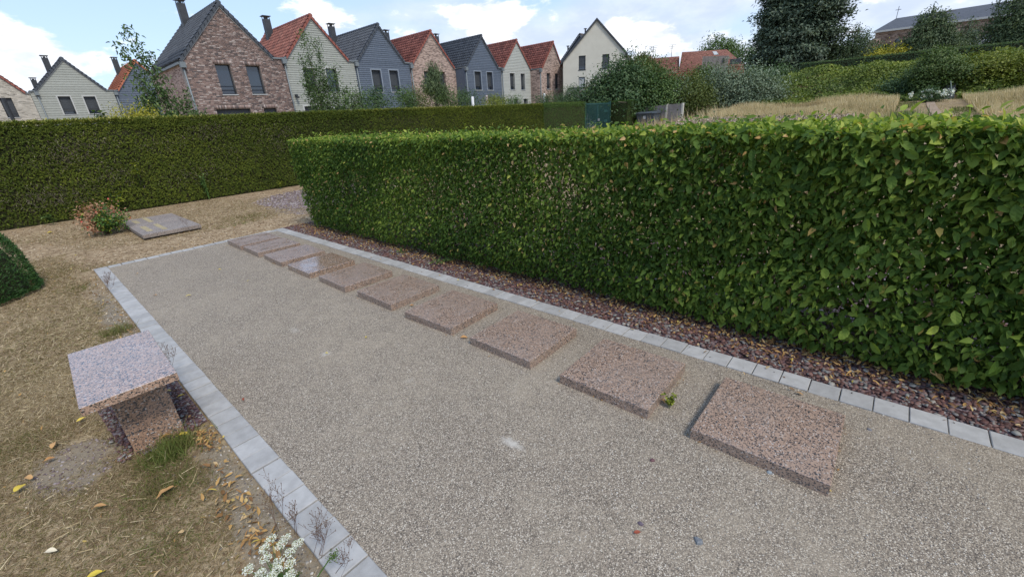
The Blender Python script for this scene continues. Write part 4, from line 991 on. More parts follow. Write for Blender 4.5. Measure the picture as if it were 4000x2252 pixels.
def house(label, H):
    D = H['D']; dep = H.get('dep', 7.0)
    t = thing('gabled_house', label, 'house', ((H['x0']+H['x1'])/2, D, 0), H.get('group', 'gabled terrace houses behind the tall hedge'))
    kind = H['skin']
    if kind in ('brickA', 'brickD', 'brickC'):
        mt = {'brickA': M_brickA, 'brickD': M_brickD, 'brickC': M_brickC}[kind]; ms = {'brickA': M_brickAs, 'brickD': M_brickDs, 'brickC': M_brickDs}[kind]
        w_ = facade(H, t, M_mortar if kind == 'brickA' else mt, D, D+.28)
    else:
        mt = {'G': M_boardG, 'B': M_boardB, 'W': M_boardW}[kind]; ms = mt
        facade(H, t, mt, D+.02, D+.28)
        bh = .13*H.get('bs', 1.0); z_ = H.get('zlow', 1.9); zt = H['za']-.06
        lv = levels(H, z_)
        while z_ < zt:
            z2 = min(z_+bh, zt)
            cutz = [z_]+[q for q in lv if z_+.012 < q < z2-.012]+[z2]
            for a, b_ in zip(cutz, cutz[1:]):
                for (la, ra, lb, rb) in spans(H, a, b_):
                    g_ = MB(); k0 = .022*(1-(a-z_)/bh); k1 = .022*(1-(b_-z_)/bh)
                    g_.add([(la, D-k0, a+.004), (ra, D-k0, a+.004), (rb, D-k1+.0, b_), (lb, D-k1, b_), (la, D+.018, a+.004), (ra, D+.018, a+.004), (rb, D+.018, b_), (lb, D+.018, b_)], [(0,1,2,3),(7,6,5,4),(0,4,5,1),(1,5,6,2),(2,6,7,3),(3,7,4,0)])
                    link('board', g_.mesh('board', mt), None, t)
            z_ += bh
    # flank and back walls
    g_ = MB(); g_.box((H['x0'], D+.282, 0), (H['x0']+.25, D+dep, H['zl']-.05)); g_.build('side_wall', ms, t)
    g_ = MB(); g_.box((H['x1']-.25, D+.282, 0), (H['x1'], D+dep, H['zr']-.05)); g_.build('side_wall', ms, t)
    g_ = MB(); g_.prism([(H['x0']+.252, 0), (H['x1']-.252, 0), (H['x1']-.252, H['zr']-.05), (H['xe1'], H['zr']-.1), (H['xa'], H['za']-.15), (H['xe0'], H['zl']-.1), (H['x0']+.252, H['zl']-.05)], 'y', D+dep-.25, D+dep-.02); g_.build('back_wall', mt, t)
    mo, ma = {'R': (M_tileR, M_tileRa), 'G': (M_tileG, M_tileGa), 'O': (M_tileR, M_tileOa)}[H['roof']]
    o_ = .06
    roof_slope(t, H['xe0']-o_*.6, H['zl']-o_*.7+.12, H['xa'], H['za']+.12, D-.07, D+dep, mo, ma, H.get('single', False))
    roof_slope(t, H['xe1']+o_*.6, H['zr']-o_*.7+.12, H['xa'], H['za']+.12, D-.07, D+dep, mo, ma, False)
    # verge tiles stepping up both gable edges
    vm = {'R': noisy('red_verge', (.23, .075, .055), (.28, .10, .075), 6, .6), 'G': noisy('grey_verge', (.05, .058, .07), (.075, .085, .10), 6, .5), 'O': noisy('orange_verge', (.40, .13, .07), (.46, .17, .10), 6, .6)}[H['roof']]
    g_ = MB()
    for (xe, ze) in ((H['xe0'], H['zl']), (H['xe1'], H['zr'])):
        n_ = max(3, int(math.hypot(H['xa']-xe, H['za']-ze)/.285)); s_ = 1 if H['xa'] > xe else -1
        for i in range(n_):
            u0, u1 = i/n_, (i+1.12)/n_; u1 = min(1, u1)
            xa_, za_ = xe+(H['xa']-xe)*u0, ze+(H['za']-ze)*u0+.10; xb_, zb_ = xe+(H['xa']-xe)*u1, ze+(H['za']-ze)*u1+.07
            g_.prism([(xa_, za_-.12), (xb_, zb_-.10), (xb_, zb_+.07), (xa_, za_+.09)], 'y', D-.12, D+.14)
    g_.build('verge', vm, t)
    # ridge tiles
    g_ = MB(); yy = D-.10
    while yy < D+dep-.05:
        pts = [(H['xa']+.15*math.cos(a), H['za']+.13+.12*math.sin(a)) for a in np.linspace(-.25, math.pi+.25, 7)]
        pts2 = [(H['xa']+.125*math.cos(a), H['za']+.13+.10*math.sin(a)) for a in np.linspace(-.25, math.pi+.25, 7)]
        k = len(pts); ye = yy+.36
        g_.add([(p[0], yy, p[1]) for p in pts]+[(p[0], ye, p[1]) for p in pts2], [tuple(range(k))[::-1], tuple(range(k, 2*k))]+[(i, (i+1) % k, k+(i+1) % k, k+i) for i in range(k)]); yy += .34
    g_.build('ridge', vm, t)
    # barge trim under the verge
    g_ = MB()
    for (xe, ze) in ((H['xe0'], H['zl']), (H['xe1'], H['zr'])):
        g_.prism([(xe, ze-.10), (H['xa'], H['za']-.12), (H['xa'], H['za']-.02), (xe, ze+.0)], 'y', D-.045, D-.003)
    if kind != 'brickC': g_.build('barge_board', {'brickA': M_trimW, 'G': M_trimW, 'W': M_trimW, 'B': M_trimB, 'brickD': M_trimW}[kind], t)
    # flat gutter piece beside the gable
    for (xa_, xb_, z_) in ((H['xe1'], H['x1'], H['zr']), (H['x0'], H['xe0'], H['zl'])):
        if xb_-xa_ > .08:
            g_ = MB(); g_.box((xa_+.003, D-.09, z_+.003), (xb_-.003, D+dep, z_+.09)); g_.build('gutter', M_zinc, t)
    if H.get('sidegutter'):
        g_ = MB(); g_.box((H['xe0']-.16, D-.05, H['zl']-.14), (H['xe0']-.02, D+dep, H['zl']-.03)); g_.build('gutter', M_zinc, t)
    for w in H['win']:
        window(t, H, w, D, w[4], {'G': M_trimW, 'B': M_trimB, 'W': M_trimW}.get(kind))
    if 'pipe' in H: pipe(t, H['pipe'], D, H['pz'])
    if H.get('chim', True): chimney(t, H['xa']-H.get('cdx', .45), D+H.get('cdy', 5.3), H['za']-1.1, H.get('czt', 8.98))
    return t, w_ if kind == 'brickA' else None
HA = dict(D=30, x0=7.81, x1=13.33, xe0=7.83, zl=5.25, xa=10.44, za=8.12, xe1=12.65, zr=5.60, skin='brickA', roof='G', single=True, sidegutter=True, pipe=7.86, pz=5.22, cdx=.25, cdy=5.4, czt=9.35, dep=7,
          win=[(9.42, 10.20, 3.64, 5.20, 'glass'), (11.02, 11.81, 3.65, 5.19, 'glass'), (8.85, 10.67, .10, 2.86, 'shut'), (11.42, 12.19, 1.3, 2.85, 'shut')])
tA, wallA = house('large red-brown brick house with dark grey tiled roof, tallest on the left', HA)
# bricks of the front of house A
def bricks():
    P = []; bh = .066; z_ = .05; row = 0
    left, right = edges(HA)
    while z_ < HA['za']-.15:
        x = HA['x0']+(.115 if row % 2 else 0)
        for_row = []
        zm = z_+bh/2; L_, R_ = max(left(z_), left(z_+bh))+.01, min(right(z_), right(z_+bh))-.01
        x = L_-random.random()*.2
        while x < R_:
            w = .168 if random.random() < .8 else .08
            a, b_ = max(x, L_), min(x+w, R_)
            hit = [q for q in HA['win'] if q[2]-.02 < zm < q[3]+.02 and a < q[1] and b_ > q[0]]
            for q in hit:
                if a < q[0]: b_ = min(b_, q[0]-.005)
                elif b_ > q[1]: a = max(a, q[1]+.005)
                else: a = b_
            if b_-a > .03: P.append((a, b_, z_+.007, z_+bh-.005))
            x += w+.012
        z_ += bh; row += 1
    # soldier courses over the openings
    P2 = []
    for q in HA['win']:
        x = q[0]-.08
        while x < q[1]+.08: P2.append((x, x+.062, q[3]+.012, q[3]+.20)); x += .072
    P = [p for p in P if not any(q[0]-.1 < (p[0]+p[1])/2 < q[1]+.1 and q[3] < (p[2]+p[3])/2 < q[3]+.21 for q in HA['win'])]+P2
    def key(p): return (p[0]-10.4)**2*.0 + (0 if p[2] > 2.0 else 100) + math.hypot((p[0]+p[1])/2, 30) - (p[1]-p[0])*6
    P.sort(key=key); one = P[:300]; rest = P[300:]
    b1 = MB(); b1.box((-.5, -.5, -.5), (.5, .5, .5)); me = b1.mesh('brick', M_brkO)
    D = HA['D']
    for (a, b_, c_, d_) in one: link('brick', me, None, wallA, Matrix.Translation(((a+b_)/2, D-.004+random.uniform(-.002, .002), (c_+d_)/2)) @ Matrix.Diagonal((b_-a, .03, d_-c_, 1)))
    n = len(rest); B = np.array(rest); k = np.array([(0,0,0),(1,0,0),(1,0,1),(0,0,1),(0,1,0),(1,1,0),(1,1,1),(0,1,1)])
    off = RNG.random(n)*.005
    V = np.stack([B[:, 0:1]+(B[:, 1:2]-B[:, 0:1])*k[None, :, 0], D-.015-off[:, None]+.02*k[None, :, 1]+0*B[:, 0:1], B[:, 2:3]+(B[:, 3:4]-B[:, 2:3])*k[None, :, 2]], 2).reshape(-1, 3)
    f = np.array([(0,1,2,3),(1,5,6,2),(4,0,3,7),(3,2,6,7),(0,4,5,1)])
    F = (f[None]+(np.arange(n)*8)[:, None, None]).reshape(-1, 4)
    o = link('brickwork', fastmesh('brickwork', V, F, M_brk, np.repeat(RNG.random(n), 8)), None, wallA); o['kind'] = 'stuff'
bricks()
house('pale grey-green clad house with red tiled roof, beside the brick house', dict(D=30, x0=13.335, x1=18.15, xe0=13.5, zl=5.65, xa=15.6, za=8.05, xe1=17.7, zr=5.66, skin='G', roof='R', single=True, pipe=13.28, pz=5.62, cdx=.5,
      win=[(14.40, 15.12, 3.77, 5.17, 'shut'), (15.95, 16.70, 3.77, 5.20, 'glass'), (13.96, 14.74, .9, 2.90, 'shut'), (16.09, 16.75, .9, 2.88, 'shut')]))
house('larger slate-blue clad house with dark grey roof, left of the two blue gables', dict(D=30, x0=18.155, x1=22.90, xe0=18.45, zl=5.70, xa=20.52, za=8.02, xe1=22.43, zr=5.74, skin='B', roof='G', single=True, pipe=18.25, pz=5.66, cdx=.6,
      win=[(19.43, 20.18, 3.75, 5.21, 'half'), (20.94, 21.71, 3.76, 5.23, 'half')]))
house('brown-pink brick house with red roof between the two slate-blue houses', dict(D=30, x0=22.905, x1=27.68, xe0=23.2, zl=5.72, xa=25.33, za=8.02, xe1=27.54, zr=5.50, skin='brickD', roof='R', pipe=22.98, pz=5.68, cdx=.43,
      win=[(24.24, 24.95, 3.85, 5.27, 'half'), (25.80, 26.48, 3.86, 5.27, 'half')]))
house('slate-blue clad house with a projecting dark flank, right of the two blue gables', dict(D=28.9, x0=27.70, x1=32.30, xe0=27.85, zl=5.52, xa=29.96, za=7.92, xe1=31.86, zr=5.60, skin='B', roof='G', pipe=27.80, pz=5.56, cdx=.43, czt=8.9,
      win=[(28.84, 29.62, 3.82, 5.27, 'half'), (30.38, 31.10, 3.82, 5.26, 'half')]))
house('pale clad house with red roof between the small blue and the last brick house', dict(D=28.9, x0=32.31, x1=37.0, xe0=32.55, zl=5.58, xa=34.64, za=7.92, xe1=36.6, zr=5.65, skin='W', roof='R', pipe=32.40, pz=5.64, cdx=.43, czt=8.7,
      win=[(33.50, 34.20, 3.85, 5.26, 'half'), (35.10, 35.74, 3.85, 5.27, 'half'), (33.9, 34.6, 2.1, 3.04, 'shut'), (35.40, 36.06, 2.1, 3.04, 'shut')]))
house('last brick house of the terrace with red roof, beside the cream gable', dict(D=27.8, x0=36.62, x1=40.9, xe0=36.98, zl=5.58, xa=38.93, za=7.92, xe1=40.85, zr=5.25, skin='brickD', roof='R', pipe=36.72, pz=5.60, cdx=.43, czt=8.7,
      win=[(37.84, 38.50, 3.85, 5.27, 'half'), (39.28, 39.95, 3.85, 5.28, 'half'), (37.5, 38.2, 2.1, 3.04, 'shut')]))
K = 55/30
def q3(x, z): return x*K, 1.6+(z-1.6)*K
gL = 'houses of the farther terrace at the left'
house('farther grey-green clad house with dark roof at the left', dict(D=55, x0=3.13, x1=8.45, xe0=3.47, zl=5.62, xa=5.88, za=8.05, xe1=7.94, zr=5.68, skin='G', roof='G', pipe=3.5, pz=5.6, cdx=.55, czt=9.0, bs=1.45, group=gL,
      win=[(4.66, 5.43, 3.83, 5.25, 'half'), (6.28, 7.06, 3.83, 5.23, 'half')], zlow=2.8))
house('farthest left cream brick house with dark red roof edge, cut by the picture edge', dict(D=55, x0=-2.2, x1=3.11, xe0=-1.6, zl=5.4, xa=.7, za=8.05, xe1=2.86, zr=5.45, skin='brickC', roof='R', cdx=-.9, cdy=9, czt=7.6, dep=8, group=gL, chim=False,
      win=[(1.28, 1.95, 3.72, 5.17, 'shut')]))
house('farther slate-blue clad house with orange tiled roof, half hidden by the young tree', dict(D=55, x0=8.47, x1=13.4, xe0=8.82, zl=5.66, xa=10.8, za=8.1, xe1=12.9, zr=5.6, skin='B', roof='O', pipe=8.56, pz=5.6, cdx=.55, czt=9.1, bs=1.45, group=gL,
      win=[(10.2, 11.0, 3.8, 5.2, 'shut')], zlow=2.8))
# far chimney behind the left terrace and the dark post
t = thing('chimney_stack', 'farther dark metal chimney behind the left grey clad house', 'chimney', (4.2, 64, 6)); chimney(t, 4.25, 64, 5.4, 7.5, .38)
g = MB(); g.tube([(.55, 20, 0), (.55, 20, 2.75), (.55, 20, 2.9)], [.045, .045, .05], 8); o = g.build('post', M_frame); tag(o, 'slim dark post in front of the cream brick house at the left edge', 'post')
g = MB(); g.box((13.50, 29.78, 3.45), (13.62, 29.97, 3.62)); g.box((13.52, 29.70, 3.38), (13.66, 29.80, 3.5)); o = g.build('wall_light', M_frame); tag(o, 'small black spotlight on the pale clad wall beside the drainpipe', 'wall light')

# white rendered gable house facing the court
def pol(az, d): return d*math.sin(R(az)), d*math.cos(R(az))
M_slateW = noisy('dark_roof_edge', (.04, .045, .055), (.06, .066, .078), 5, .5)
def white_house():
    # built square to its own axes (facade across local y, depth along local x), then turned into place
    t = thing('rendered_house', 'tall cream rendered gable house with dark roof edge, right of the terrace', 'house')
    AZ = 54.0; cx, cy = pol(59.57, 47.0); X = 0.0
    def across(az):
        # where the line of sight at az meets the facade line
        dx, dy = -math.sin(R(36)), math.cos(R(36)); a = R(az)
        return (cy*math.sin(a)-cx*math.cos(a))/(dx*math.cos(a)-dy*math.sin(a))
    def hz(az, el):
        q = across(az); return 1.6+el*math.hypot(cx-math.sin(R(36))*q, cy+math.cos(R(36))*q)
    y1, y0, ya = across(55.7), across(62.9), 0.0
    zr, zl, za = hz(55.7, .0965), hz(62.9, .104), hz(59.57, .1659)
    wins = [(across(58.35), across(57.55), hz(58, .0797), hz(58, .1056), 'half'), (across(61.1), across(60.3), hz(60.7, .079), hz(60.7, .1047), 'half'), (across(58.3), across(57.55), hz(58, .0463), hz(58, .0661), 'shut')]
    H = dict(x0=y0, x1=y1, xe0=y0, xe1=y1, zl=zl, zr=zr, xa=ya, za=za, win=wins)
    g_ = MB(); zs = levels(H)
    for a, b_ in zip(zs, zs[1:]):
        if b_-a < .004: continue
        for (la, ra, lb, rb) in spans(H, a, b_): g_.prism([(la, a), (ra, a), (rb, b_), (lb, b_)], 'x', X, X+.3)
    g_.build('wall', M_render, t)
    for ys, ze in (((y0, y0+.25), zl), ((y1-.25, y1), zr)):
        g_ = MB(); g_.box((X+.302, ys[0], 0), (X+9, ys[1], ze-.05)); g_.build('side_wall', M_render, t)
    for (ye, s_, ze) in ((y0, 1, zl), (y1, -1, zr)):
        g_ = MB(); e = (ye-s_*.22, ze-.22*(za-ze)/abs(ya-ye)+.02)
        g_.prism([e, (ya, za+.02), (ya, za+.20), (e[0], e[1]+.18)], 'x', X-.16, X+9); g_.build('roof', M_slateW, t)
    for w in wins:
        a, b_, z0, z1, stl = w; d = .14
        g_ = MB(); f = .05
        g_.box((X+d, a, z0), (X+d+.06, a+f, z1)); g_.box((X+d, b_-f, z0), (X+d+.06, b_, z1)); g_.box((X+d, a+f, z0), (X+d+.06, b_-f, z0+f)); g_.box((X+d, a+f, z1-f), (X+d+.06, b_-f, z1))
        wo_ = g_.build('window', M_frame, t)
        g_ = MB(); g_.box((X+d+.02, a+f, z0+f), (X+d+.035, b_-f, z1-f)); g_.build('pane', M_glass, wo_)
        g_ = MB(); z_ = z0+(.34 if stl == 'half' else f)
        while z_ < z1-f-.02: g_.box((X+d-.03, a+.03, z_), (X+d-.012, b_-.03, min(z_+.06, z1-f))); z_ += .068
        g_.build('shutter', M_shut if stl == 'half' else M_sill, wo_)
        g_ = MB(); g_.box((X-.04, a-.04, z0-.05), (X+d, b_+.04, z0)); g_.build('sill', M_frame, wo_)
        if stl == 'half':
            g_ = MB(); g_.box((X+.03, a+.01, z0+.22), (X+.055, b_-.01, z0+.245)); g_.build('rail', M_frame, wo_)
    ztop = hz(57.0, .0455)
    g_ = MB(); g_.box((X-1.6, y0+.2, 0), (X-.002, y1-.5, ztop-.12)); an = g_.build('annex', M_boardW, t)
    g_ = MB(); g_.box((X-1.68, y0+.12, ztop-.118), (X-.002, y1-.42, ztop)); g_.build('coping', M_frame, an)
    z_ = 1.6
    while z_ < ztop-.2:
        g_ = MB(); g_.box((X-1.62, y0+.2, z_), (X-1.601, y1-.5, z_+.12)); g_.build('board', M_boardW, an); z_ += .135
    t.location = (cx, cy, 0); t.rotation_euler = (0, 0, R(36))
white_house()
t = thing('tiled_house', 'farther house with mottled brown tiled roof behind the cream gable', 'house', (50, 33, 0))
g = MB(); g.prism([(28.0, 0), (34.5, 0), (34.5, 7.3), (31.6, 10.0), (28.0, 6.8)], 'x', 50, 58); g.build('wall', M_boardB, t)
roof_t = []
def slope_x(root, y_e, z_e, y_a, z_a, x0, x1, ma, tl=.3, tw=.3):
    L = math.hypot(y_a-y_e, z_a-z_e); up_ = Vector((0, (y_a-y_e)/L, (z_a-z_e)/L)); ax = Vector((1, 0, 0)) if (y_a > y_e) else Vector((-1, 0, 0)); nn = ax.cross(up_)
    rows = round(L/tl); cols = round((x1-x0)/tw)
    g_ = MB(); a = Vector((x0, y_e, z_e)); b_ = Vector((x0, y_a, z_a)); c_ = Vector((x1, y_a, z_a)); d_ = Vector((x1, y_e, z_e)); th = .15
    g_.add([a, b_, c_, d_, a-nn*th, b_-nn*th, c_-nn*th, d_-nn*th], [(0,1,2,3),(4,5,6,7),(0,1,5,4),(1,2,6,5),(2,3,7,6),(3,0,4,7)])
    r_ = g_.build('roof', M_lead, root)
    A = np.array([[*v, 1] for v in TV]).T; Vs = []
    for i in range(rows):
        for j in range(cols):
            p = Vector((x0, y_e, z_e))+up_*(L*(i+.5)/rows)+Vector((1, 0, 0))*((x1-x0)*(j+.5)/cols)+nn*.02
            mm = np.array(Matrix(((ax.x, up_.x, nn.x, p.x), (ax.y, up_.y, nn.y, p.y), (ax.z, up_.z, nn.z, p.z), (0, 0, 0, 1))) @ Matrix.Diagonal((tw/.27, tl/.29, 1, 1)))
            Vs.append((mm @ A)[:3].T)
    F = (np.array(TF)[None]+(np.arange(len(Vs))*len(TV))[:, None, None]).reshape(-1, 4)
    o_ = link('tiling', fastmesh('tiling', np.concatenate(Vs), F, ma, np.repeat(RNG.random(len(Vs)), len(TV))), None, r_); o_['kind'] = 'stuff'
    return r_
slope_x(t, 28.0, 6.9, 31.6, 10.2, 49.8, 58, M_tileBa); slope_x(t, 34.8, 7.2, 31.6, 10.2, 49.8, 58, M_tileBa)
for (xx, yy, zz_) in ((50.5, 33.7, 8.9), (50.5, 31.2, 10.4)):
    g = MB(); g.tube([(xx, yy, zz_-.9), (xx, yy, zz_+.25)], .09, 8); g.box((xx-.14, yy-.14, zz_+.25), (xx+.14, yy+.14, zz_+.33)); g.build('flue', M_frame, t)

# ------------------------------------------------------------------ trees and shrubs
def pol(az, d): return d*math.sin(R(az)), d*math.cos(R(az))
def crown_pts(ells, n, clump=.35, per=40, shell=.55, gap=0.0, seed=0.0):
    # leaf clumps spread through a union of ellipsoids (cx,cy,cz,rx,ry,rz)
    vol = np.array([e[3]*e[4]*e[5] for e in ells])**.67; vol = vol/vol.sum()
    k = max(4, n//per); which = RNG.choice(len(ells), k, p=vol); E = np.array(ells)[which]
    d = rdir(k); r_ = (shell+(1-shell)*RNG.random(k)**.6)*(1+.12*RNG.normal(size=k))
    Cn = E[:, :3]+d*E[:, 3:]*r_[:, None]
    if gap > 0: kk = lf(Cn, 1.0/clump*.35, seed) < (1-gap*1.6+.3*RNG.random(k)); Cn = Cn[kk]; d = d[kk]; k = len(Cn)
    cs = clump*(.55+.8*RNG.random(k))
    P = np.repeat(Cn, per, 0)+RNG.normal(size=(k*per, 3))*np.repeat(cs, per)[:, None]*np.array([1, 1, .7])
    tone = np.repeat(RNG.random(k), per)
    return P, np.repeat(d, per, 0), tone
def tree(name, label, cat, base, ells, n, L, mt, clump=.35, per=40, trunk=None, group=None, shell=.5, gap=0.0, Wk=.55, T=T_DIA, droop=0.0, seed=0.0, tr=.1, bark=None, limbs=8, zmin=None):
    x, y, z = base
    t = thing(name, label, cat, base, group)
    P, d, tone = crown_pts(ells, n, clump, per, shell, gap, seed)
    if zmin is not None: P[:, 2] = np.maximum(P[:, 2], zmin+.05*RNG.random(len(P)))
    m_ = len(P); N = d*1.0+rdir(m_)*.5+np.array([0, 0, .7]); U = rdir(m_)+np.array([0, 0, -droop]); 
    if droop > .8: P[:, 2] -= RNG.random(m_)*droop*.25
    rnd = np.clip(.2+.42*tone+.35*(RNG.random(m_)-.3), 0, 1)
    leaves('foliage', P, U, N, L*(.6+.7*RNG.random(m_)), L*Wk*(.7+.5*RNG.random(m_)), T, mt, t, rnd)
    top = max(e[2]+e[5]*.5 for e in ells); cx = sum(e[0] for e in ells)/len(ells); cy = sum(e[1] for e in ells)/len(ells)
    g_ = MB(); g_.tube([(x, y, z-.3), (x*.6+cx*.4, y*.6+cy*.4, z+(top-z)*.4), (cx, cy, top)], [tr, tr*.75, tr*.2], 8)
    g_.build('trunk', bark or M_bark, t, smooth=True)
    g_ = MB()
    for i in range(limbs):
        e = ells[i % len(ells)]; dd = rdir(1)[0]; u = random.uniform(.25, .8)
        p0 = Vector((x+(cx-x)*u, y+(cy-y)*u, z+(top-z)*u)); p1 = Vector((e[0]+dd[0]*e[3]*.75, e[1]+dd[1]*e[4]*.75, max(p0.z, e[2]+dd[2]*e[5]*.7)))
        g_.tube([p0, p0.lerp(p1, .5)+Vector((0, 0, .05)), p1], [tr*.4, tr*.25, tr*.08], 5, False)
    g_.build('limb', bark or M_bark, t)
    return t
# three young trees behind the tall hedge
def whip_tree(label, base, tips, L, mt, n_per, Wk=.45, spread=.12, low=None, tr=.035, droop=.3, cl=None):
    x, y, z = base
    t = thing('young_tree', label, 'tree', base, 'young trees between the tall hedge and the houses')
    g_ = MB(); P = []
    for (tx, ty, tz, w, f0) in tips:
        p0 = Vector((x, y, z+.6)); p2 = Vector((tx, ty, tz)); p1 = Vector(((x*.45+tx*.55), (y+ty)/2, z+(tz-z)*.45))
        g_.tube([p0.lerp(p1, k/3)*1.0 if k < 3 else p1 for k in range(4)]+[p1.lerp(p2, .5)+Vector((random.uniform(-.05, .05), 0, 0)), p2], [tr*.6, tr*.55, tr*.45, tr*.38, tr*.25, tr*.1], 5, False)
        nl = int(n_per*w)
        for k in range(nl):
            u = f0+(1-f0)*random.random()
            q = p0.lerp(p1, u/.55) if u < .55 else p1.lerp(p2, (u-.55)/.45)
            s_ = spread*w*(1.25-u*.6)*(.6+.8*abs(math.sin(u*17+tx*5)))
            P.append((q.x+random.gauss(0, s_), q.y+random.gauss(0, s_), q.z+random.gauss(0, s_*.8)))
    g_.tube([(x, y, z-.2), (x, y, z+.7)], [tr, tr*.8], 7)
    g_.build('trunk', M_bark, t)
    P = np.array(P); n = len(P); U = rdir(n)+np.array([0, 0, -droop])
    leaves('foliage', P, U, rdir(n)+np.array([0, -.3, .6]), L*(.6+.7*RNG.random(n)), L*Wk, T_LEAF, mt, t, np.clip(RNG.random(n)*.9+.15*lf(P, 3, 1), 0, 1))
M_yt1 = gmat('cherry_leaf', (0.039, 0.0715, 0.0234), (0.0715, 0.1235, 0.0364), (0.156, 0.221, 0.078))
whip_tree('loose young tree with a bare stemmed top, left of the brick house', (4.05, 17.2, 0), [(3.45, 17.2, 4.55, 1.0, .66), (3.15, 17.1, 4.1, .8, .66), (3.75, 17.3, 4.0, .8, .6), (3.3, 17, 3.0, 1.6, .35), (3.75, 17.3, 3.1, 1.8, .3), (3.95, 17.2, 2.9, 1.6, .25), (3.2, 17.2, 2.6, 1.3, .35), (4.35, 17.1, 2.9, .8, .3), (4.1, 17, 2.4, 1.2, .2), (4.5, 17, 2.4, .7, .3)], .11, M_yt1, 330, spread=.15, droop=.8)
whip_tree('upright young pear-like tree with thin spires in front of the pale clad house', (8.75, 17.0, 0), [(8.45, 17, 4.85, 1.0, .3), (8.9, 17, 4.6, 1.0, .3), (8.2, 17, 4.0, 1.0, .2), (9.45, 17, 3.75, 1.1, .25), (8.15, 17, 3.3, 1.0, .2), (9.75, 17, 3.0, .7, .2), (8.7, 17.2, 3.7, 1.9, .12), (9.0, 16.9, 3.5, 1.8, .12), (8.5, 17, 3.0, 1.6, .1), (9.9, 16.9, 2.4, .8, .3)], .075, M_yt1, 1250, spread=.12, droop=0)
M_wil = gmat('willowy_leaf', (.045, .07, .03), (.09, .13, .055), (.20, .25, .12))
tree('young_tree', 'small weeping young tree in front of the brown-pink brick house', 'tree', (14.2, 17, 0), [(14.3, 17, 3.65, .28, .3, .45), (14.0, 17, 3.25, .36, .35, .35), (14.65, 17, 2.95, .32, .3, .35)], 3400, .15, M_wil, .13, 26, group='young trees between the tall hedge and the houses', shell=.3, Wk=.22, droop=1.3, tr=.04)
gS = 'shrubs growing between the tall hedge and the houses'
SHR = [('golden leaved shrub just above the tall hedge left of the brick house', 2.75, 16.2, 2.05, .62, .42, M_yel, 3800, .07),
 ('green shrub behind the golden one at the hedge top', 3.3, 16.6, 2.0, .5, .35, M_shr, 1600, .08),
 ('tiny round bush against the corner of the brick house', 4.3, 16.2, 2.12, .13, .13, M_shr, 500, .05),
 ('tall shrub in front of the drainpipe of the larger blue house', 9.6, 16.5, 2.0, .75, .72, M_shr, 3600, .08),
 ('dark green shrub before the left window of the larger blue house', 10.9, 16.7, 2.1, .8, .62, M_dark, 3600, .08),
 ('feathery green shrub below the second window of the larger blue house', 12.2, 16.5, 2.05, .8, .75, M_shr, 3600, .08),
 ('loose shrub at the corner between larger blue and brown-pink brick house', 13.0, 16.8, 2.1, .7, .7, M_olive, 2800, .08),
 ('dense shrub right of the small weeping tree', 14.9, 16.7, 2.1, .95, .75, M_shr, 4200, .08),
 ('dark shrub in front of the projecting blue flank', 16.2, 16.9, 2.05, .9, .7, M_dark, 3600, .08),
 ('bright green low shrub before the smaller blue house', 18.2, 17.2, 2.0, 1.3, .5, M_yg, 3800, .08),
 ('low green shrub before the last pale clad house', 20.1, 17.2, 2.0, 1.0, .45, M_shr, 3000, .08),
 ('dark upright shrub in front of the cream gable house', 26.6, 17.5, 2.1, 1.7, 1.0, M_dark, 6500, .11),
 ('bushy shrub left of the metal gate before the last brick house', 24.0, 17.5, 1.9, 1.2, .7, M_dark, 3600, .10),
 ('low bush filling behind the metal gate', 29.4, 17.8, 1.9, 1.6, .7, M_shr, 3600, .11)]
for (lb, x, y, zc, r_, h, mt, n, L) in SHR:
    if 9 < x < 26: zc += .22
    ell = [(x, y, zc, r_, r_*.7, h)]+[(x+random.uniform(-.5, .5)*r_, y+random.uniform(-.3, .3), zc+random.uniform(.1, .5)*h, r_*.5, r_*.4, h*random.uniform(.55, .8)) for _ in range(3)]+[(x, y, 1.0, r_*.8, r_*.6, 1.0)]
    tree('shrub', lb, 'shrub', (x, y, 0), ell, n, L, mt, min(.16, r_*.3), 14, group=gS, shell=.25, Wk=.42, T=T_DIA, tr=.03, limbs=10)
for (x, y, zt, c_, lb) in ((19.0, 18.2, 2.72, (.50, .40, .42), 'slim pinkish pipe above the hedge in front of the smaller blue house'), (24.2, 18.0, 2.78, (.7, .7, .7), 'white pipe above the hedge before the last brick house'), (15.9, 16.2, 2.55, (.7, .7, .7), 'short white pipe above the hedge by the blue flank')):
    g = MB(); g.tube([(x, y, 0), (x, y, zt-.03), (x, y, zt)], [.07, .07, .05], 10); o = g.build('vent_pipe', mat('pipe_paint', c_, .5), None, smooth=True); tag(o, lb, 'pipe')

# large bushes beyond the gate
gB = 'big bushes beyond the gate and the wall'
def bush(lb, az, d, wid, top, mt, n, L, clump=.35, sub=5, per=30, zb=.4, asym=0.0, shell=.35, group=gB, name='bush', Wk=.5, hmul=1.0, gap=.0):
    top += .22; n = int(n*1.25); L *= 1.15
    x, y = pol(az, d); h = (top-zb)/2*hmul; zc = top-h
    ux, uy = math.cos(R(az)), -math.sin(R(az))
    ell = [(x, y, zc-.1*h, wid*.8, wid*.8, h*.92)]
    for i in range(sub):
        s_ = (i-(sub-1)/2)/(sub/2)*wid*.55; hh = 1-.35*abs((i-(sub-1)/2)/(sub/2)-asym)
        ell.append((x+ux*s_+random.uniform(-.2, .2), y+uy*s_+random.uniform(-.2, .2), zb+(top-zb)*(.62*hh+random.uniform(-.06, .04)), wid*.45, wid*.45, (top-zb)*.36*hh))
    return tree(name, lb, 'bush', (x, y, gz(x, y)), ell, n, L, mt, clump, per, group=group, shell=shell, Wk=Wk, tr=.12, limbs=14, seed=az, gap=gap)
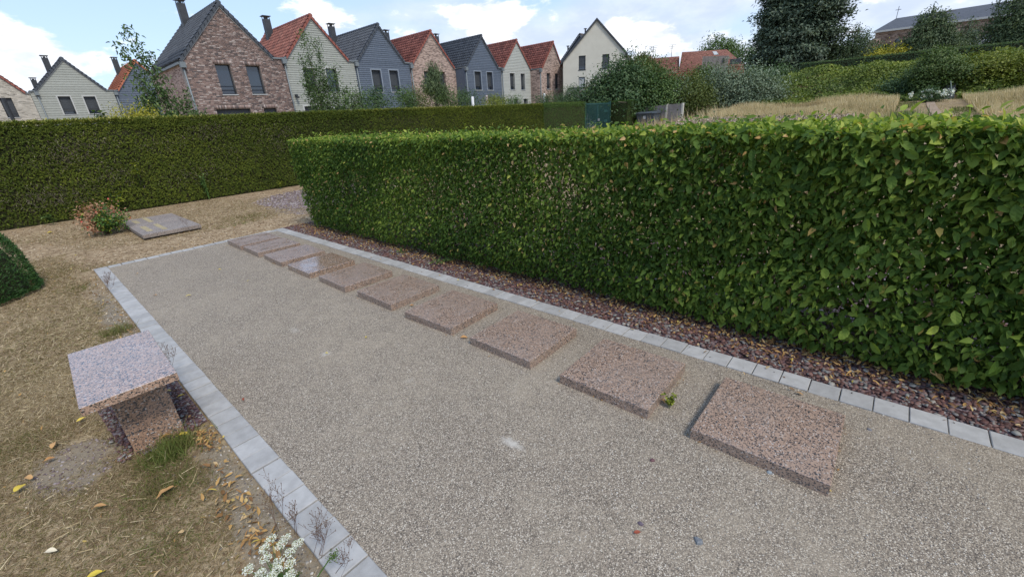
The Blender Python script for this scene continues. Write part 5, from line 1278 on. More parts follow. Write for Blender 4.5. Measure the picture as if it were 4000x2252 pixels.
bush('largest rounded dark green bush, right of the cream gable house', 62.9, 31, 3.0, 4.35, M_dark, 21000, .16, zb=.2)
bush('green bush wedge between the dark round bush and the silvery ones', 66.6, 30.5, 1.8, 3.95, M_shr, 9000, .14, zb=.3)
bush('olive green bush behind the concrete wall', 69.8, 33, 2.1, 3.4, M_olive, 11000, .14, zb=.4)
bush('first silvery leaved bush above the wall, left one', 68.2, 31.5, 1.6, 3.3, M_silver, 6000, .11, zb=.4)
bush('pointed green shrub standing above the silver bushes', 71.8, 36, .7, 4.3, M_shr, 5200, .14, zb=.4)
bush('broad silvery willow bush in the middle of the row', 74.0, 33, 2.2, 3.75, M_silver, 16000, .12, zb=.4)
bush('silvery willow bush at the right end of the row', 76.9, 33, 1.9, 3.4, M_silver, 12000, .12, zb=.4)
bush('yellowish green bush in front of the silvery willows', 71.2, 31, 1.1, 2.9, M_olive, 5500, .12, zb=.4)
bush('dark green bush under the big conifer', 78.6, 41, 2.3, 3.9, M_dark, 8000, .16, zb=.6)
bush('light green clipped bush by the end of the upper hedge', 80.3, 39.5, 1.0, 3.5, M_shr, 3000, .12, zb=1.2)

# weeping willow top behind the bushes, round tree behind the red roofs
x, y = pol(64.6, 62); tree('weeping_tree', 'pale green weeping tree top behind the dark bush', 'tree', (x, y, 0), [(x, y, 6.2, 2.0, 2.0, 2.1), (x+.9, y-.6, 6.0, 1.5, 1.5, 1.6)], 5200, .34, M_olive, .4, 24, Wk=.25, droop=1.6, tr=.2)
x, y = pol(72.9, 95); tree('round_tree', 'round bright green tree behind the red tiled roofs', 'tree', (x, y, 0), [(x, y, 9.5, 3.0, 3.0, 3.4), (x-1, y+1.8, 8.6, 2.2, 2.2, 2.6), (x+1, y-2.0, 8.8, 2.2, 2.2, 2.8)], 9000, .38, gmat('lime_leaf', (.035, .07, .018), (.075, .13, .03), (.14, .21, .05)), .55, 24, tr=.3)
x, y = pol(75.9, 80); tree('round_tree', 'small distant tree between the red house and the conifer', 'tree', (x, y, 0), [(x, y, 7.0, 1.7, 1.7, 2.4)], 2600, .32, M_dark, .5, 24, tr=.2)

# red roofed complex
M_redbrick = noisy('red_brick_far', (.24, .08, .055), (.30, .11, .08), 8, .9)
M_redroof = rampattr('old_red_roof', [(0, (.14, .06, .045)), (.5, (.21, .09, .065)), (1, (.28, .13, .095))], .8, .25)
M_timber = noisy('grey_timber', (.19, .17, .155), (.27, .25, .23), 6, .9, objrand=.12)
def along(az0, az1, D0):
    # points on a straight line facing the court between two azimuths at distance D0
    return pol(az0, D0), pol(az1, D0)
def red_house():
    t = thing('red_roofed_building', 'red tiled building with grey timber wall and skylight behind the silvery bushes', 'building', (*pol(72, 68), 0))
    def P(az, d, el): x, y = pol(az, d); return Vector((x, y, 1.6+el*d))
    D1 = 66
    e0, e1 = P(68.9, D1, .062), P(75.6, D1, .062)
    r0, r1 = P(69.1, D1+2, .0955), P(73.6, D1+5, .092)
    c0, c1 = P(69.0, D1+9, .055), P(75.6, D1+9, .055)
    g_ = MB(); g_.add([e0, e1, r1, r0], [(0, 1, 2, 3)]); g_.add([e1, c1, r1], [(0, 1, 2)]); g_.add([c0, c1, r1, r0], [(0, 1, 2, 3)]); g_.add([e0, r0, c0], [(0, 1, 2)])
    rf = g_.build('roof', M_tileRa, t)
    # tile courses
    Vs = []; n = 26
    for i in range(n):
        u = i/n; a = e0.lerp(r0, u); b_ = e1.lerp(r1, u); nn = (e1-e0).cross(r0-e0).normalized(); nn = nn if nn.z > 0 else -nn
        m_ = 46
        for j in range(m_):
            p = a.lerp(b_, (j+.04)/m_)+nn*.05; q = a.lerp(b_, (j+.96)/m_)+nn*.05; w = (r0-e0)/n
            Vs += [p, q, q+w*1.02-nn*.03, p+w*1.02-nn*.03]
    F = np.arange(len(Vs)).reshape(-1, 4)
    o_ = link('tiling', fastmesh('tiling', np.array([tuple(v) for v in Vs]), F, M_redroof, np.repeat(RNG.random(len(F)), 4)), None, rf); o_['kind'] = 'stuff'
    def slab(a, b_, z0, z1, mt, name, th=.3, parent=None):
        d = (b_-a); d.z = 0; d.normalize(); nn = Vector((-d.y, d.x, 0));
        if nn.dot(Vector((a.x, a.y, 0))) > 0: nn = -nn
        g2 = MB(); q = [Vector((a.x, a.y, 0)), Vector((b_.x, b_.y, 0)), Vector((b_.x, b_.y, 0))-nn*th, Vector((a.x, a.y, 0))-nn*th]
        g2.add([(v.x, v.y, z0) for v in q]+[(v.x, v.y, z1) for v in q], [(0,3,2,1),(4,5,6,7),(0,1,5,4),(1,2,6,5),(2,3,7,6),(3,0,4,7)])
        return g2.build(name, mt, parent or t)
    slab(e0, e1, 0, e0.z, M_redbrick, 'wall')
    # timber clad dormer wall, board by board
    A, B = P(71.3, D1-1.2, .0), P(73.95, D1-1.2, .0); zt0, zt1 = 1.6+.0845*64.8, 1.6+.0815*64.8
    tw_ = slab(A, B, 3.5, min(zt0, zt1)-.02, M_timber, 'timber_wall', 1.5)
    nb = 20
    for i in range(nb):
        a = A.lerp(B, i/nb); b_ = A.lerp(B, (i+.93)/nb); s_ = slab(a*.999, b_*.999, 3.4, zt0+(zt1-zt0)*i/nb, M_timber, 'board', .05, tw_)
    a, b_ = P(73.35, D1-1.35, 0), P(73.55, D1-1.35, 0); slab(a, b_, 1.6+.071*64.6, 1.6+.078*64.6, M_frame, 'window', .1)
    a, b_ = P(74.1, D1-.4, 0), P(75.2, D1-.4, 0); slab(a, b_, 1.6+.066*65.5, 1.6+.0755*65.5, M_shut, 'window', .1)
    # skylight on the slope
    nn = (e1-e0).cross(r0-e0).normalized(); nn = nn if nn.z > 0 else -nn
    def S_(u, v): return e0.lerp(e1, u).lerp(r0.lerp(r1, u), v)+nn*.12
    g2 = MB(); q = [S_(.66, .70), S_(.745, .70), S_(.745, .90), S_(.66, .90)]; g2.add(q+[v-nn*.15 for v in q], [(0,1,2,3),(0,1,5,4),(1,2,6,5),(2,3,7,6),(3,0,4,7)]); g2.build('skylight', M_sill, rf)
    # lower wing to the left with an old chimney-like gable
    t2 = thing('red_roofed_building', 'lower red tiled wing to the left with aerials on its ridge', 'building', (*pol(67, 66), 0))
    a0, a1 = P(65.0, 66, .060), P(68.95, 66, .060); b0, b1 = P(65.3, 69, .0895), P(68.85, 69, .0885); c0, c1 = P(65.3, 73, .055), P(69, 73, .055)
    g2 = MB(); g2.add([a0, a1, b1, b0], [(0, 1, 2, 3)]); g2.add([c0, c1, b1, b0], [(0, 1, 2, 3)]); rf2 = g2.build('roof', M_tileRa, t2)
    Vs = []
    for i in range(18):
        a = a0.lerp(b0, i/18); b_ = a1.lerp(b1, i/18); nn = Vector((0, 0, 1)); w = (b0-a0)/18
        for j in range(34):
            p = a.lerp(b_, (j+.04)/34)+nn*.06; q = a.lerp(b_, (j+.96)/34)+nn*.06; Vs += [p, q, q+w-nn*.03, p+w-nn*.03]
    F = np.arange(len(Vs)).reshape(-1, 4); o_ = link('tiling', fastmesh('tiling', np.array([tuple(v) for v in Vs]), F, M_redroof, np.repeat(RNG.random(len(F)), 4)), None, rf2); o_['kind'] = 'stuff'
    slab(a0, a1, 0, a0.z, M_redbrick, 'wall', .3, t2)
    g2 = MB(); x, y = pol(64.7, 65); g2.prism([(y-1.3, 0), (y+1.3, 0), (y+1.1, 1.6+.086*65), (y+.5, 1.6+.0975*65), (y-.9, 1.6+.095*65), (y-1.2, 1.6+.085*65)], 'x', x, x+1.2); g2.build('chimney', noisy('old_brown_brick', (.20, .13, .10), (.28, .19, .15), 5, .95), t2)
    for az, e_ in ((66.0, .111), (68.0, .110)):
        x, y = pol(az, 69); b2 = MB(); zt = 1.6+e_*69; b2.tube([(x, y, 1.6+.085*69), (x, y, zt)], .035, 5)
        for k, l_ in ((0, .5), (.2, .4), (.4, .3)): b2.tube([(x-l_*.5, y+l_, zt-k), (x+l_*.5, y-l_, zt-k)], .02, 4)
        b2.build('aerial', M_zinc, t2)
red_house()

# big conifer, birches
def conifer():
    x, y = pol(79.9, 47); z0 = 3.0
    t = thing('conifer', 'huge dark conifer with ragged outline reaching past the top of the picture', 'tree', (x, y, z0))
    n = 0; P = []; d = []; tone = []
    ux, uy = math.cos(R(79.9)), -math.sin(R(79.9))
    k = 4600
    zc = z0+.9+RNG.random(k)**.85*13.5
    rz = np.interp(zc-z0, [0, 1, 3, 6, 9, 12, 14.6], [2.3, 2.9, 2.85, 2.6, 2.1, 1.4, .3])
    layer = .72+.28*np.abs(np.sin((zc-z0)*2.1))
    a = RNG.random(k)*6.283; lob = 1+.16*np.sin(a*3+zc*.8)+.10*np.sin(a*7+zc*2.3)
    r_ = rz*layer*lob*(.35+.70*RNG.random(k)**.5)
    Cn = np.stack([x+r_*np.cos(a), y+r_*np.sin(a), zc-.12*r_], 1)
    per = 34; cs = .2+.26*RNG.random(k)
    out = np.stack([np.cos(a), np.sin(a), 0*a-.15], 1)
    P = np.repeat(Cn, per, 0)+RNG.normal(size=(k*per, 3))*np.repeat(cs, per)[:, None]*np.array([1, 1, .42])
    U = np.repeat(out, per, 0)*.8+rdir(k*per)*.8; N = rdir(k*per)*.4+np.array([0, 0, .8])+np.repeat(out, per, 0)*.9
    rnd = np.clip(np.repeat(RNG.random(k), per)*.5+RNG.random(k*per)*.45, 0, 1)
    leaves('foliage', P, U, N,   .27*(.6+.7*RNG.random(k*per)), .12, T_DIA, M_con, t, rnd)
    g_ = MB(); g_.tube([(x, y, z0-.5), (x, y, z0+5), (x, y, z0+14)], [.34, .26, .04], 9); g_.build('trunk', M_bark, t, smooth=True)
    g_ = MB(); g_.tube([(x-.3, y-1.4, z0-.5), (x-.1, y-1.2, z0+2.5)], [.16, .12], 8); g_.build('trunk', M_bark, t)
    g_ = MB()
    for i in range(60):
        zz_ = z0+1+i*.2; an = i*2.4; rr = float(np.interp(zz_-z0, [0, 3, 6, 9, 12, 14.6], [3, 3, 2.7, 2.0, 1.2, .2]))*.85
        g_.tube([(x, y, zz_), (x+math.cos(an)*rr*.6, y+math.sin(an)*rr*.6, zz_+.05), (x+math.cos(an)*rr, y+math.sin(an)*rr, zz_-.2)], [.07, .045, .015], 5, False)
    g_.build('limb', M_bark, t)
conifer()
def birch(lb, az, d, ells, n, L=.2, mt=M_birch, strands=True, z0=3.0, tr=.13, clump=.28):
    x, y = pol(az, d); E = []
    for (da, zc, ra, rz) in ells:
        ex, ey = pol(az+da, d); E.append((ex, ey, zc, ra, ra, rz))
    t = thing('birch_tree', lb, 'tree', (x, y, z0), 'birches in front of the church')
    n = int(n*1.9); k = n//26; vol = np.array([e[3]**2*e[5] for e in E])**.7; vol /= vol.sum(); w = RNG.choice(len(E), k, p=vol); EE = np.array(E)[w]
    dd = rdir(k); Cn = EE[:, :3]+dd*EE[:, 3:]*(.3+.7*RNG.random(k)[:, None]**.5)
    # hanging strands below every clump centre
    u = RNG.random((k, 26)); ln = (.5+.9*RNG.random(k))[:, None]
    P = np.repeat(Cn, 26, 0); P[:, 2] -= (u*ln).ravel(); P[:, :2] += RNG.normal(size=(k*26, 2))*(.10+.10*u.ravel())[:, None]
    m_ = len(P); leaves('foliage', P, rdir(m_)+np.array([0, 0, -1.0]), rdir(m_)*.5+np.repeat(dd, 26, 0)*.9+np.array([-.3, 0, .4]), L*(.6+.6*RNG.random(m_)), L*.45, T_DIA, mt, t, np.clip(np.repeat(RNG.random(k), 26)*.6+.4*RNG.random(m_), 0, 1))
    top = max(e[2]+e[5]*.7 for e in E); g_ = MB(); g_.tube([(x, y, z0-.6), (x+.1, y, (z0+top)/2), (E[0][0], E[0][1], top)], [tr, tr*.7, tr*.15], 8); g_.build('trunk', noisy('birch_bark', (.35, .34, .31), (.12, .11, .10), 6, .8), t)
    g_ = MB()
    for i in range(22):
        e = E[i % len(E)]; q = rdir(1)[0]; zz_ = z0+(top-z0)*random.uniform(.3, .9); g_.tube([(x, y, zz_), (e[0]+q[0]*e[3]*.7, e[1]+q[1]*e[4]*.7, max(zz_, e[2]+q[2]*e[5]*.6))], [tr*.3, tr*.08], 4, False)
    g_.build('limb', M_bark, t)
birch('slender weeping birch between the conifer and the church end', 84.9, 47, [(0, 5.5, .95, 1.5), (-.9, 4.9, .8, 1.5), (.7, 5.1, .8, 1.3), (-1.6, 4.0, .9, 1.2), (0, 4.0, 1.1, 1.2)], 6500, .16)
birch('tall dense weeping birch in front of the middle of the church', 90.2, 45, [(-.3, 6.1, .75, 1.25), (.6, 5.6, .8, 1.2), (-.9, 5.0, .9, 1.2), (.1, 4.6, 1.4, 1.4), (-.2, 3.9, 1.6, 1.0), (1.4, 4.4, 1.0, 1.0), (.9, 5.0, .8, .9)], 16000, .16, gmat('dark_birch_leaf', (.034, .058, .026), (.072, .108, .045), (.14, .18, .075)))
birch('thin grey-green birch right of the tall one, over the church windows', 92.6, 50, [(0, 5.6, .8, .9), (-.4, 4.8, 1.0, .9), (.5, 5.0, .6, .6)], 2400, .14, M_birch)
birch('drooping birch at the right edge in front of the church', 95.1, 42, [(0, 5.9, 1.1, 1.2), (.9, 5.2, 1.1, 1.2), (-.7, 5.0, .8, 1.0), (.3, 4.2, 1.3, 1.1), (1.8, 5.6, 1.0, 1.4)], 9500, .16, gmat('dark_birch_leaf', (.034, .058, .026), (.072, .108, .045), (.14, .18, .075)))
for (lb, az, d, wid, top, zb, mt, n, L) in (('golden yellow spreading shrub above the upper hedge', 87.3, 43, 1.35, 4.5, 2.6, M_yel, 4200, .15), ('dark shrub at the foot of the church wall behind the golden one', 86.9, 52, 1.3, 5.6, 3.0, M_dark, 2600, .18),
     ('small yellow-green shrub right of the tall birch', 92.9, 42, .8, 4.1, 2.6, M_olive, 1700, .13), ('dark round bush low on the bank left of the young tree', 89.3, 33, 1.3, 2.35, .7, M_dark, 5200, .11), ('bushy green mound rising over the bank edge', 86.4, 35.5, 1.8, 3.25, 1.2, M_ivy, 5200, .12),
     ('bright yellow-green shrub spilling over the bank at the right', 94.6, 33.5, 2.0, 3.15, 1.3, M_yg, 8000, .12), ('yellow-green shrub continuing past the right edge', 98.5, 33.0, 2.2, 3.0, 1.0, M_yg, 6000, .12)):
    bush(lb, az, d, wid, top, mt, n, L, .22, 4, 22, zb, group='shrubs on the bank below the church')
x, y = pol(91.4, 32.5)
tree('young_tree', 'light green bushy tree with forked trunk at the head of the path', 'tree', (*pol(91.5, 32.5), 1.1), [(x, y+.0, 2.75, .95, .95, .7), (*pol(90.6, 32.5), 2.35, .9, .9, .6), (*pol(92.4, 32.5), 2.4, .8, .9, .6), (*pol(91.0, 32.5), 3.15, .5, .5, .45), (*pol(90.9, 32.3), 1.9, .8, .7, .45)], 9000, .12, gmat('fresh_leaf', (.04, .07, .02), (.08, .125, .03), (.16, .215, .06)), .17, 22, tr=.07, shell=.3)

# bank, upper hedge
def bank():
    P = []; n = 90000
    y = -14+RNG.random(n)*24; s = RNG.random(n); x = 30.7+s*7.2
    keep = ~((y > -1.75) & (y < -1.15) & (x < 35)); x, y = x[keep], y[keep]; n = len(x)
    P = np.stack([x, y, [gz_bank(a, b_) for a, b_ in zip(x, y)]], 1)
    P[:, 2] += np.abs(lf(P, .9, 2))*.35+np.abs(lf(P, 2.4, 6))*.2+RNG.random(n)*.10
    P[:, 0] -= RNG.random(n)*.15
    N = np.tile(np.array([-.7, 0, .8]), (n, 1))+rdir(n)*.6; U = rdir(n)+np.array([-.3, 0, -.5])
    rnd = np.clip(.35+.55*(RNG.random(n)-.5)+.22*lf(P, 1.2, 1)+.25*np.clip((P[:, 0]-35)/3, 0, 1), 0, 1)
    o = leaves('ivy_cover', P, U, N, .14*(.5+.7*RNG.random(n)), .10*(.6+.6*RNG.random(n)), T_DIA, M_ivy, None, rnd)
    tag(o, 'thick ivy-like ground cover on the bank below the upper hedge', 'ground cover')
bank()
clipped('evergreen_hedge', 'low dark clipped hedge along the top of the bank below the church', 38.2, 39.3, -1.4, 6.3, .95, 420, M_dark, zb=2.85, L=.09, seed=9.0, topbright=.5)
clipped('evergreen_hedge', 'right stretch of the dark clipped hedge on top of the bank', 38.6, 39.7, -12, -1.5, .80, 380, M_dark, zb=3.0, L=.09, seed=12.0, topbright=.5)
# path, strip wall, pole, white roses
M_path = noisy('sandy_path', (.23, .165, .115), (.31, .235, .165), 2, .95)
pp = []
for i in range(13):
    u = i/12; xx = 14+u*16.5; yc = -.6+(-.95+.6)*u-.15*math.sin(u*5); w = .16-.02*u
    pp.append((xx, yc, w))
V = []; 
for (xx, yc, w) in pp: V += [(xx, yc-w, gz(xx, yc)+.03), (xx, yc+w, gz(xx, yc)+.03)]
b = MB(); b.add(V, [(2*i, 2*i+1, 2*i+3, 2*i+2) for i in range(12)]); tag(b.build('path', M_path), kind='structure')
M_stepc = noisy('grey_steps', (.13, .13, .125), (.18, .18, .175), 4, .9)
t = thing('stone_steps', 'narrow grey steps climbing the bank behind the white roses', 'steps', (31.5, -1.45, 1))
for i in range(12):
    g = MB(); g.box((31+i*.42, -1.62, .9), (31.44+i*.42, -1.28, 1.15+.155*(i+1)), .01); g.build('step', M_stepc, t)
g = MB(); g.tube([(31.2, -1.62, 1.0), (31.2, -1.33, 1.95)], .018, 7); o = g.build('pole', mat('pale_pole', (.25, .30, .26), .5)); tag(o, 'thin pale pole beside the steps on the bank', 'pole')
x, y = pol(91.4, 29.5); tr_ = bush('white flowering rose bush at the head of the path', 91.4, 29.3, .62, 1.55, M_dark, 1800, .07, .12, 3, 16, .95, group='shrubs on the bank below the church')
n = 420; k = 30; Cn = np.stack([x+RNG.normal(size=k)*.25-.35, y+(RNG.random(k)-.5)*1.5, 1.32+RNG.random(k)*.28], 1); P = np.repeat(Cn, 14, 0)+RNG.normal(size=(k*14, 3))*.035
leaves('blossom', P, rdir(len(P)), rdir(len(P))+np.array([-.6, 0, .6]), .07, .06, T_DIA, M_pet, tr_)

# meadow
def meadow(name, lb, n, az0, az1, d0, d1, h, mt, wd, dens=None, lean=.25, cat='grass', T=T_TRI):
    az = R(az0)+RNG.random(n)*R(az1-az0); d = np.sqrt(d0**2+RNG.random(n)*(d1**2-d0**2))
    P = np.stack([d*np.sin(az), d*np.cos(az), 0*d], 1)
    if dens is not None: P = P[dens(P)]
    n = len(P); P[:, 2] = [gz(a, b_)-.02 for a, b_ in P[:, :2]]
    h = h*(.62+.55*np.clip(lf(P, 1.1, 9)+.5, 0, 1)); U = rdir(n)*lean+np.array([.05, .25, 1.0]); rnd = np.clip(.5+.7*(RNG.random(n)-.5)+.25*lf(P, .8, 3), 0, 1)
    o = leaves(name, P, U, rdir(n), h*(.6+.6*RNG.random(n)), wd, T, mt, None, rnd); return tag(o, lb, cat)
meadow('short_dry_grass', 'short bleached grass at the head of the sandy path', 14000, 87, 96, 16, 30.5, .07, M_hay, .016, lambda P: (P[:, 1] > -2.4) & (P[:, 1] < .8) & (lf(P, .9, 4) > -.3), .5)
notpath = lambda P: (np.abs(P[:, 1]+.8) > .9+.35*np.sin(P[:, 0]*.7)) 
meadow('tall_grass', 'tall straw-yellow dry grass left of the path', 60000, 74, 90.2, 14, 30.5, .50, M_hay, .022, lambda P: (P[:, 1] > .35) & (lf(P, .45, 2) > -.75), T=T_BLADE)
meadow('tall_grass', 'tall straw-yellow dry grass right of the path', 30000, 93.6, 104, 15, 30.5, .50, M_hay, .022, lambda P: P[:, 1] < -1.9, T=T_BLADE)
meadow('tall_grass', 'bleached tall grass stems in front of the concrete wall', 1500, 64.8, 76, 21, 25.5, .75, M_hay, .016, None, .3, T=T_BLADE)
meadow('meadow_grass', 'short olive grass on the slope beside the path', 42000, 78, 102, 12, 31, .12, M_olive, .02, lambda P: (np.abs(P[:, 1]+.8) > .5) & (lf(P, .6, 8) > -.2))
meadow('meadow_herb', 'green herbs in the meadow behind the leafy hedge', 14000, 58, 92, 9.5, 18, .55, M_shr, .03, lambda P: P[:, 1] < 12.8)
def seedheads():
    k = 1100; az = R(69)+RNG.random(k)*R(17); d = 7.5+RNG.random(k)*5; x = d*np.sin(az); y = d*np.cos(az)
    ztop = 1.6-.0125*d-(az-R(64))*.05*d/3-RNG.random(k)*.24-.15
    Cn = np.stack([x, y, ztop], 1); per = 26
    P = np.repeat(Cn, per, 0)+RNG.normal(size=(k*per, 3))*np.array([.035, .035, .022]); n = len(P)
    t = thing('marjoram_bed', 'bed of faded pinkish-brown seed heads right behind the leafy hedge', 'flower bed', (9, 3, 0))
    leaves('seed_head', P, rdir(n), rdir(n)+np.array([0, 0, .7]), .026, .022, T_DIA, M_seed, t)
    S0 = np.repeat(np.stack([x, y, ztop*0+0.15], 1), 2, 0); S0 += RNG.normal(size=S0.shape)*np.array([.03, .03, 0]); tp = np.repeat(Cn, 2, 0)-S0
    leaves('stem', S0, tp, rdir(len(S0)), np.linalg.norm(tp, axis=1), .008, T_TRI, M_hay, t)
    P = np.repeat(Cn, 8, 0)-np.abs(RNG.normal(size=(k*8, 3)))*np.array([.0, .0, .3])+RNG.normal(size=(k*8, 3))*.07; leaves('foliage', P, rdir(len(P)), rdir(len(P))+np.array([0, 0, .5]), .05, .03, T_DIA, M_shr, t)
seedheads()

# ------------------------------------------------------------------ gate, wall, bin
M_gate = noisy('green_gate_paint', (.018, .062, .058), (.03, .08, .075), 5, .5)
t = thing('metal_gate', 'double green metal bar gate between the clipped hedges', 'gate', (23.7, 13.8, 0))
for xx in (22.28, 25.12): g = MB(); g.box((xx-.05, 13.7, -.1), (xx+.05, 13.8, 2.06)); g.build('post', M_gate, t)
for (xa, xb) in ((22.34, 23.68), (23.72, 25.06)):
    g = MB(); g.box((xa, 13.73, .08), (xa+.05, 13.77, 1.98)); g.box((xb-.05, 13.73, .08), (xb, 13.77, 1.98)); g.box((xa+.05, 13.73, .08), (xb-.05, 13.77, .13)); g.box((xa+.05, 13.73, 1.92), (xb-.05, 13.77, 1.98)); g.box((xa+.05, 13.73, .95), (xb-.05, 13.77, 1.0))
    lf_ = g.build('leaf_frame', M_gate, t)
    nb = 15; bar = MB(); bar.box((-.011, -.011, 0), (.011, .011, 1)); bm_ = bar.mesh('bar', M_gate)
    for i in range(nb):
        xx = xa+.05+(i+.5)*(xb-xa-.1)/nb
        link('bar', bm_, None, lf_, Matrix.Translation((xx, 13.715, .13)) @ Matrix.Diagonal((1, 1, 1.79, 1)))
g = MB(); g.box((24.35, 13.69, 1.45), (24.75, 13.705, 1.60)); g.box((24.35, 13.69, .9), (24.75, 13.705, 1.05)); g.build('nameplate', M_gate, t)
g = MB(); g.box((23.60, 13.66, 1.0), (23.80, 13.70, 1.14)); g.build('latch', M_zinc, t)
M_conc = noisy('stained_concrete', (.17, .15, .14), (.27, .25, .235), 3, .95, 40, .3, .01)
M_concp = noisy('pale_concrete_post', (.45, .43, .37), (.52, .50, .44), 5, .9)
t = thing('concrete_wall', 'stained grey concrete panel wall with pale posts beside the hedge', 'wall', (27, 11.3, 0))
g = MB(); g.box((27.0, 11.00, -.1), (27.08, 12.38, 1.66)); g.build('panel', M_conc, t)
g = MB(); g.box((27.0, 10.06, -.1), (27.08, 10.90, 1.68)); g.build('panel', M_conc, t)
for yy in (10.90, 9.96): g = MB(); g.box((26.96, yy, -.1), (27.12, yy+.098, 1.71)); g.build('post', M_concp, t)
g = MB(); g.box((29.2, 12.0, -.1), (29.6, 12.75, 1.86)); g.box((29.14, 11.94, 1.862), (29.66, 12.81, 1.93)); o = g.build('pillar', M_conc); tag(o, 'grey concrete block pillar behind the panel wall', 'pillar')
M_bin = mat('bin_plastic', (.07, .085, .10), .45)
t = thing('waste_bin', 'large dark grey lidded waste container in front of the concrete wall', 'bin', (26.4, 11.8, 0))
g = MB(); z0 = .75
g.add([(26.0, 11.3, z0-.4), (26.6, 11.3, z0-.4), (26.6, 12.25, z0-.4), (26.0, 12.25, z0-.4), (25.9, 11.22, 1.22), (26.75, 11.22, 1.22), (26.75, 12.35, 1.22), (25.9, 12.35, 1.22)], [(0,3,2,1),(0,1,5,4),(1,2,6,5),(2,3,7,6),(3,0,4,7),(4,5,6,7)]); g.build('body', M_bin, t)
g = MB(); g.prism([(25.84, 1.225), (26.8, 1.225), (26.8, 1.30), (26.5, 1.36), (26.0, 1.31), (25.84, 1.26)], 'y', 11.17, 12.4); g.build('lid', M_bin, t)
g = MB(); g.tube([(25.82, 11.3, 1.27), (25.78, 11.5, 1.27), (25.78, 12.1, 1.27), (25.82, 12.3, 1.27)], .018, 6); g.build('handle', M_bin, t)
g = MB(); g.box((25.885, 11.75, .95), (25.90, 11.92, 1.12)); g.build('sticker', M_trimW, t)
# timber bench back seen over the seed heads
t = thing('timber_seat', 'small weathered timber seat in the meadow edge by the silvery bushes', 'bench', (*pol(73.2, 27), 0))
x, y = pol(73.3, 27); zt = 1.6-.010*27
M_tb = noisy('yellow_timber', (.36, .27, .13), (.45, .35, .19), 9, .85)
for i in range(3): g = MB(); g.box((x, y-.3, zt-.12*i-.11), (x+.05, y+.3, zt-.12*i-.02)); g.build('slat', M_tb, t)
for s_ in (-.28, .22): g = MB(); g.box((x+.052, y+s_, gz(x, y)-.1), (x+.11, y+s_+.06, zt)); g.build('leg', M_tb, t)
g = MB(); g.box((x-.42, y-.3, zt-.48), (x+.0, y+.3, zt-.44)); g.build('seat', M_tb, t)
for s_ in (-.28, .22): g = MB(); g.box((x-.40, y+s_, gz(x, y)-.1), (x-.34, y+s_+.06, zt-.482)); g.build('leg', M_tb, t)

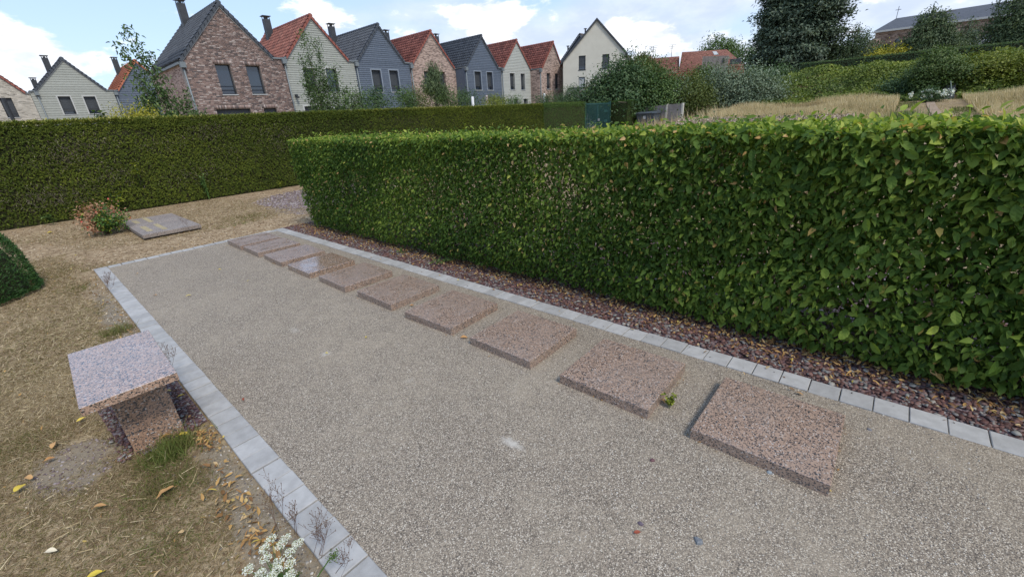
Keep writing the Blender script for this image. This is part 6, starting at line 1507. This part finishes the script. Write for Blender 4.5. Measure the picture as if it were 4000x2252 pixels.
# ------------------------------------------------------------------ church on the hill
def church():
    X = 108.0; t = thing('church', 'long brown brick church with slate roof and arched windows on the hill', 'church', (X, 0, 3.5))
    M_cb = brickmat('church_brick', (.17, .115, .085), (.27, .195, .15), (.28, .24, .20), .5, .16, 'x'); M_slate = noisy('church_slate', (.055, .06, .07), (.08, .085, .098), 3, .6, 5, .3, .05)
    yl = X/math.tan(R(86.3)); yr = X/math.tan(R(99.5)); ze = 1.6+.0912*X; zr = 1.6+.1085*(X+7)
    arches = [X/math.tan(R(a)) for a in (88.05, 90.6, 93.05, 95.6)]
    # wall with pointed-arch window groups cut as recesses
    ops = []
    for yc in arches:
        for dy, w, zt, zb in ((0, .62, ze-1.25, ze-3.1), (-1.25, .5, ze-2.0, ze-3.1), (1.25, .5, ze-2.0, ze-3.1)): ops.append((yc+dy-w/2*1.3, yc+dy+w/2*1.3, zb, zt))
    H = dict(x0=yr, x1=yl, xe0=yr, xe1=yl, zl=ze, zr=ze, xa=(yl+yr)/2, za=ze+.01, win=ops)
    g_ = MB(); zs = levels(H, 3.0); zs = [z for z in zs if z <= ze]
    for a, b_ in zip(zs, zs[1:]):
        for (la, ra, lb, rb) in spans(H, a, b_): g_.prism([(la, a), (ra, a), (rb, b_), (lb, b_)], 'x', X, X+.6)
    g_.build('wall', M_cb, t)
    M_st = noisy('pale_stone', (.30, .27, .235), (.38, .345, .30), 4, .9)
    for (a, b_, z0, z1) in ops:
        yc = (a+b_)/2; w = (b_-a)/2
        g_ = MB(); g_.box((X+.35, a, z0), (X+.42, b_, z1)); wo_ = g_.build('window', M_glass, t)
        # stone filling rounding off the head of the opening
        for s_ in (-1, 1):
            pts = [(yc+s_*w, z1), (yc, z1)]+[(yc+s_*w*math.sin(q), z1-w*.95+w*.95*math.cos(q)) for q in np.linspace(0.001, math.pi/2, 6)]
            g2 = MB(); g2.prism(pts, 'x', X+.05, X+.34); g2.build('arch_head', M_st, wo_)
    for yc in arches:      # relieving arches in brick
        g_ = MB(); n_ = 12
        for i in range(n_):
            a0, a1 = math.pi*.12+math.pi*.76*i/n_, math.pi*.12+math.pi*.76*(i+.9)/n_
            q = [(yc+r_*math.cos(a_), ze-3.6+r_*1.15*math.sin(a_)) for r_, a_ in ((2.35, a0), (2.62, a0), (2.62, a1), (2.35, a1))]; g_.prism(q, 'x', X-.10, X-.003)
        g_.build('arch', M_cb, t)
        g_ = MB(); g_.box((X-.12, yc-2.1, ze-3.35), (X-.003, yc+2.1, ze-3.12)); g_.build('sill', M_st, t)
    g_ = MB(); g_.box((X-.35, yr, ze+.003), (X+.5, yl+.3, ze+.30)); g_.build('gutter', M_trimW, t)
    g_ = MB(); e0 = Vector((X-.3, yl+.3, ze+.3)); e1 = Vector((X-.3, yr, ze+.3)); r0 = Vector((X+7, (X+7)/math.tan(R(87.55)), zr)); r1 = Vector((X+7, yr, zr+.3)); b0 = Vector((X+14, yl+.3, ze+.3)); b1 = Vector((X+14, yr, ze+.3))
    g_.add([e0, e1, r1, r0, b0, b1], [(0, 1, 2, 3), (3, 2, 5, 4), (0, 3, 4)]); g_.build('roof', M_slate, t)
    # end wall and buttresses
    g_ = MB(); g_.box((X+.601, yl-.6, 3), (X+14, yl, ze)); g_.build('end_wall', M_cb, t)
    for yy in (yl+.0,):
        g_ = MB(); g_.prism([(yy+.02, 3), (yy+4.2, 3), (yy+1.9, ze-4.5), (yy+.7, ze-1.3), (yy+.02, ze-.8)], 'x', X-.5, X+1.2); g_.build('buttress', M_cb, t)
    for az in (86.55, 89.4, 91.8, 94.3): yy = X/math.tan(R(az)); g_ = MB(); g_.prism([(X-1.3, 3), (X-.003, 3), (X-.003, ze-.8), (X-.6, ze-1.4)], 'y', yy-.45, yy+.45); g_.build('buttress', M_cb, t)
    g_ = MB(); g_.tube([tuple(r0+Vector((0, 0, -.2))), tuple(r0+Vector((0, 0, 1.9)))], .05, 5); g_.box((r0.x-.04, r0.y-.4, r0.z+1.3), (r0.x+.04, r0.y+.4, r0.z+1.38)); g_.build('cross', M_lead, t)
    # white annex
    t2 = thing('white_annex', 'white walled low building between the birches below the church', 'building', (96, -6, 3))
    g_ = MB(); g_.box((95, 95/math.tan(R(95.5)), 3), (102, 95/math.tan(R(92.6)), 1.6+.066*95)); g_.build('wall', noisy('white_wall', (.62, .64, .66), (.7, .71, .72), 2, .8), t2)
    g_ = MB(); g_.box((94.7, 95/math.tan(R(95.6)), 1.6+.066*95+.003), (102.3, 95/math.tan(R(92.5)), 1.6+.066*95+.3)); g_.build('roof', M_lead, t2)
church()
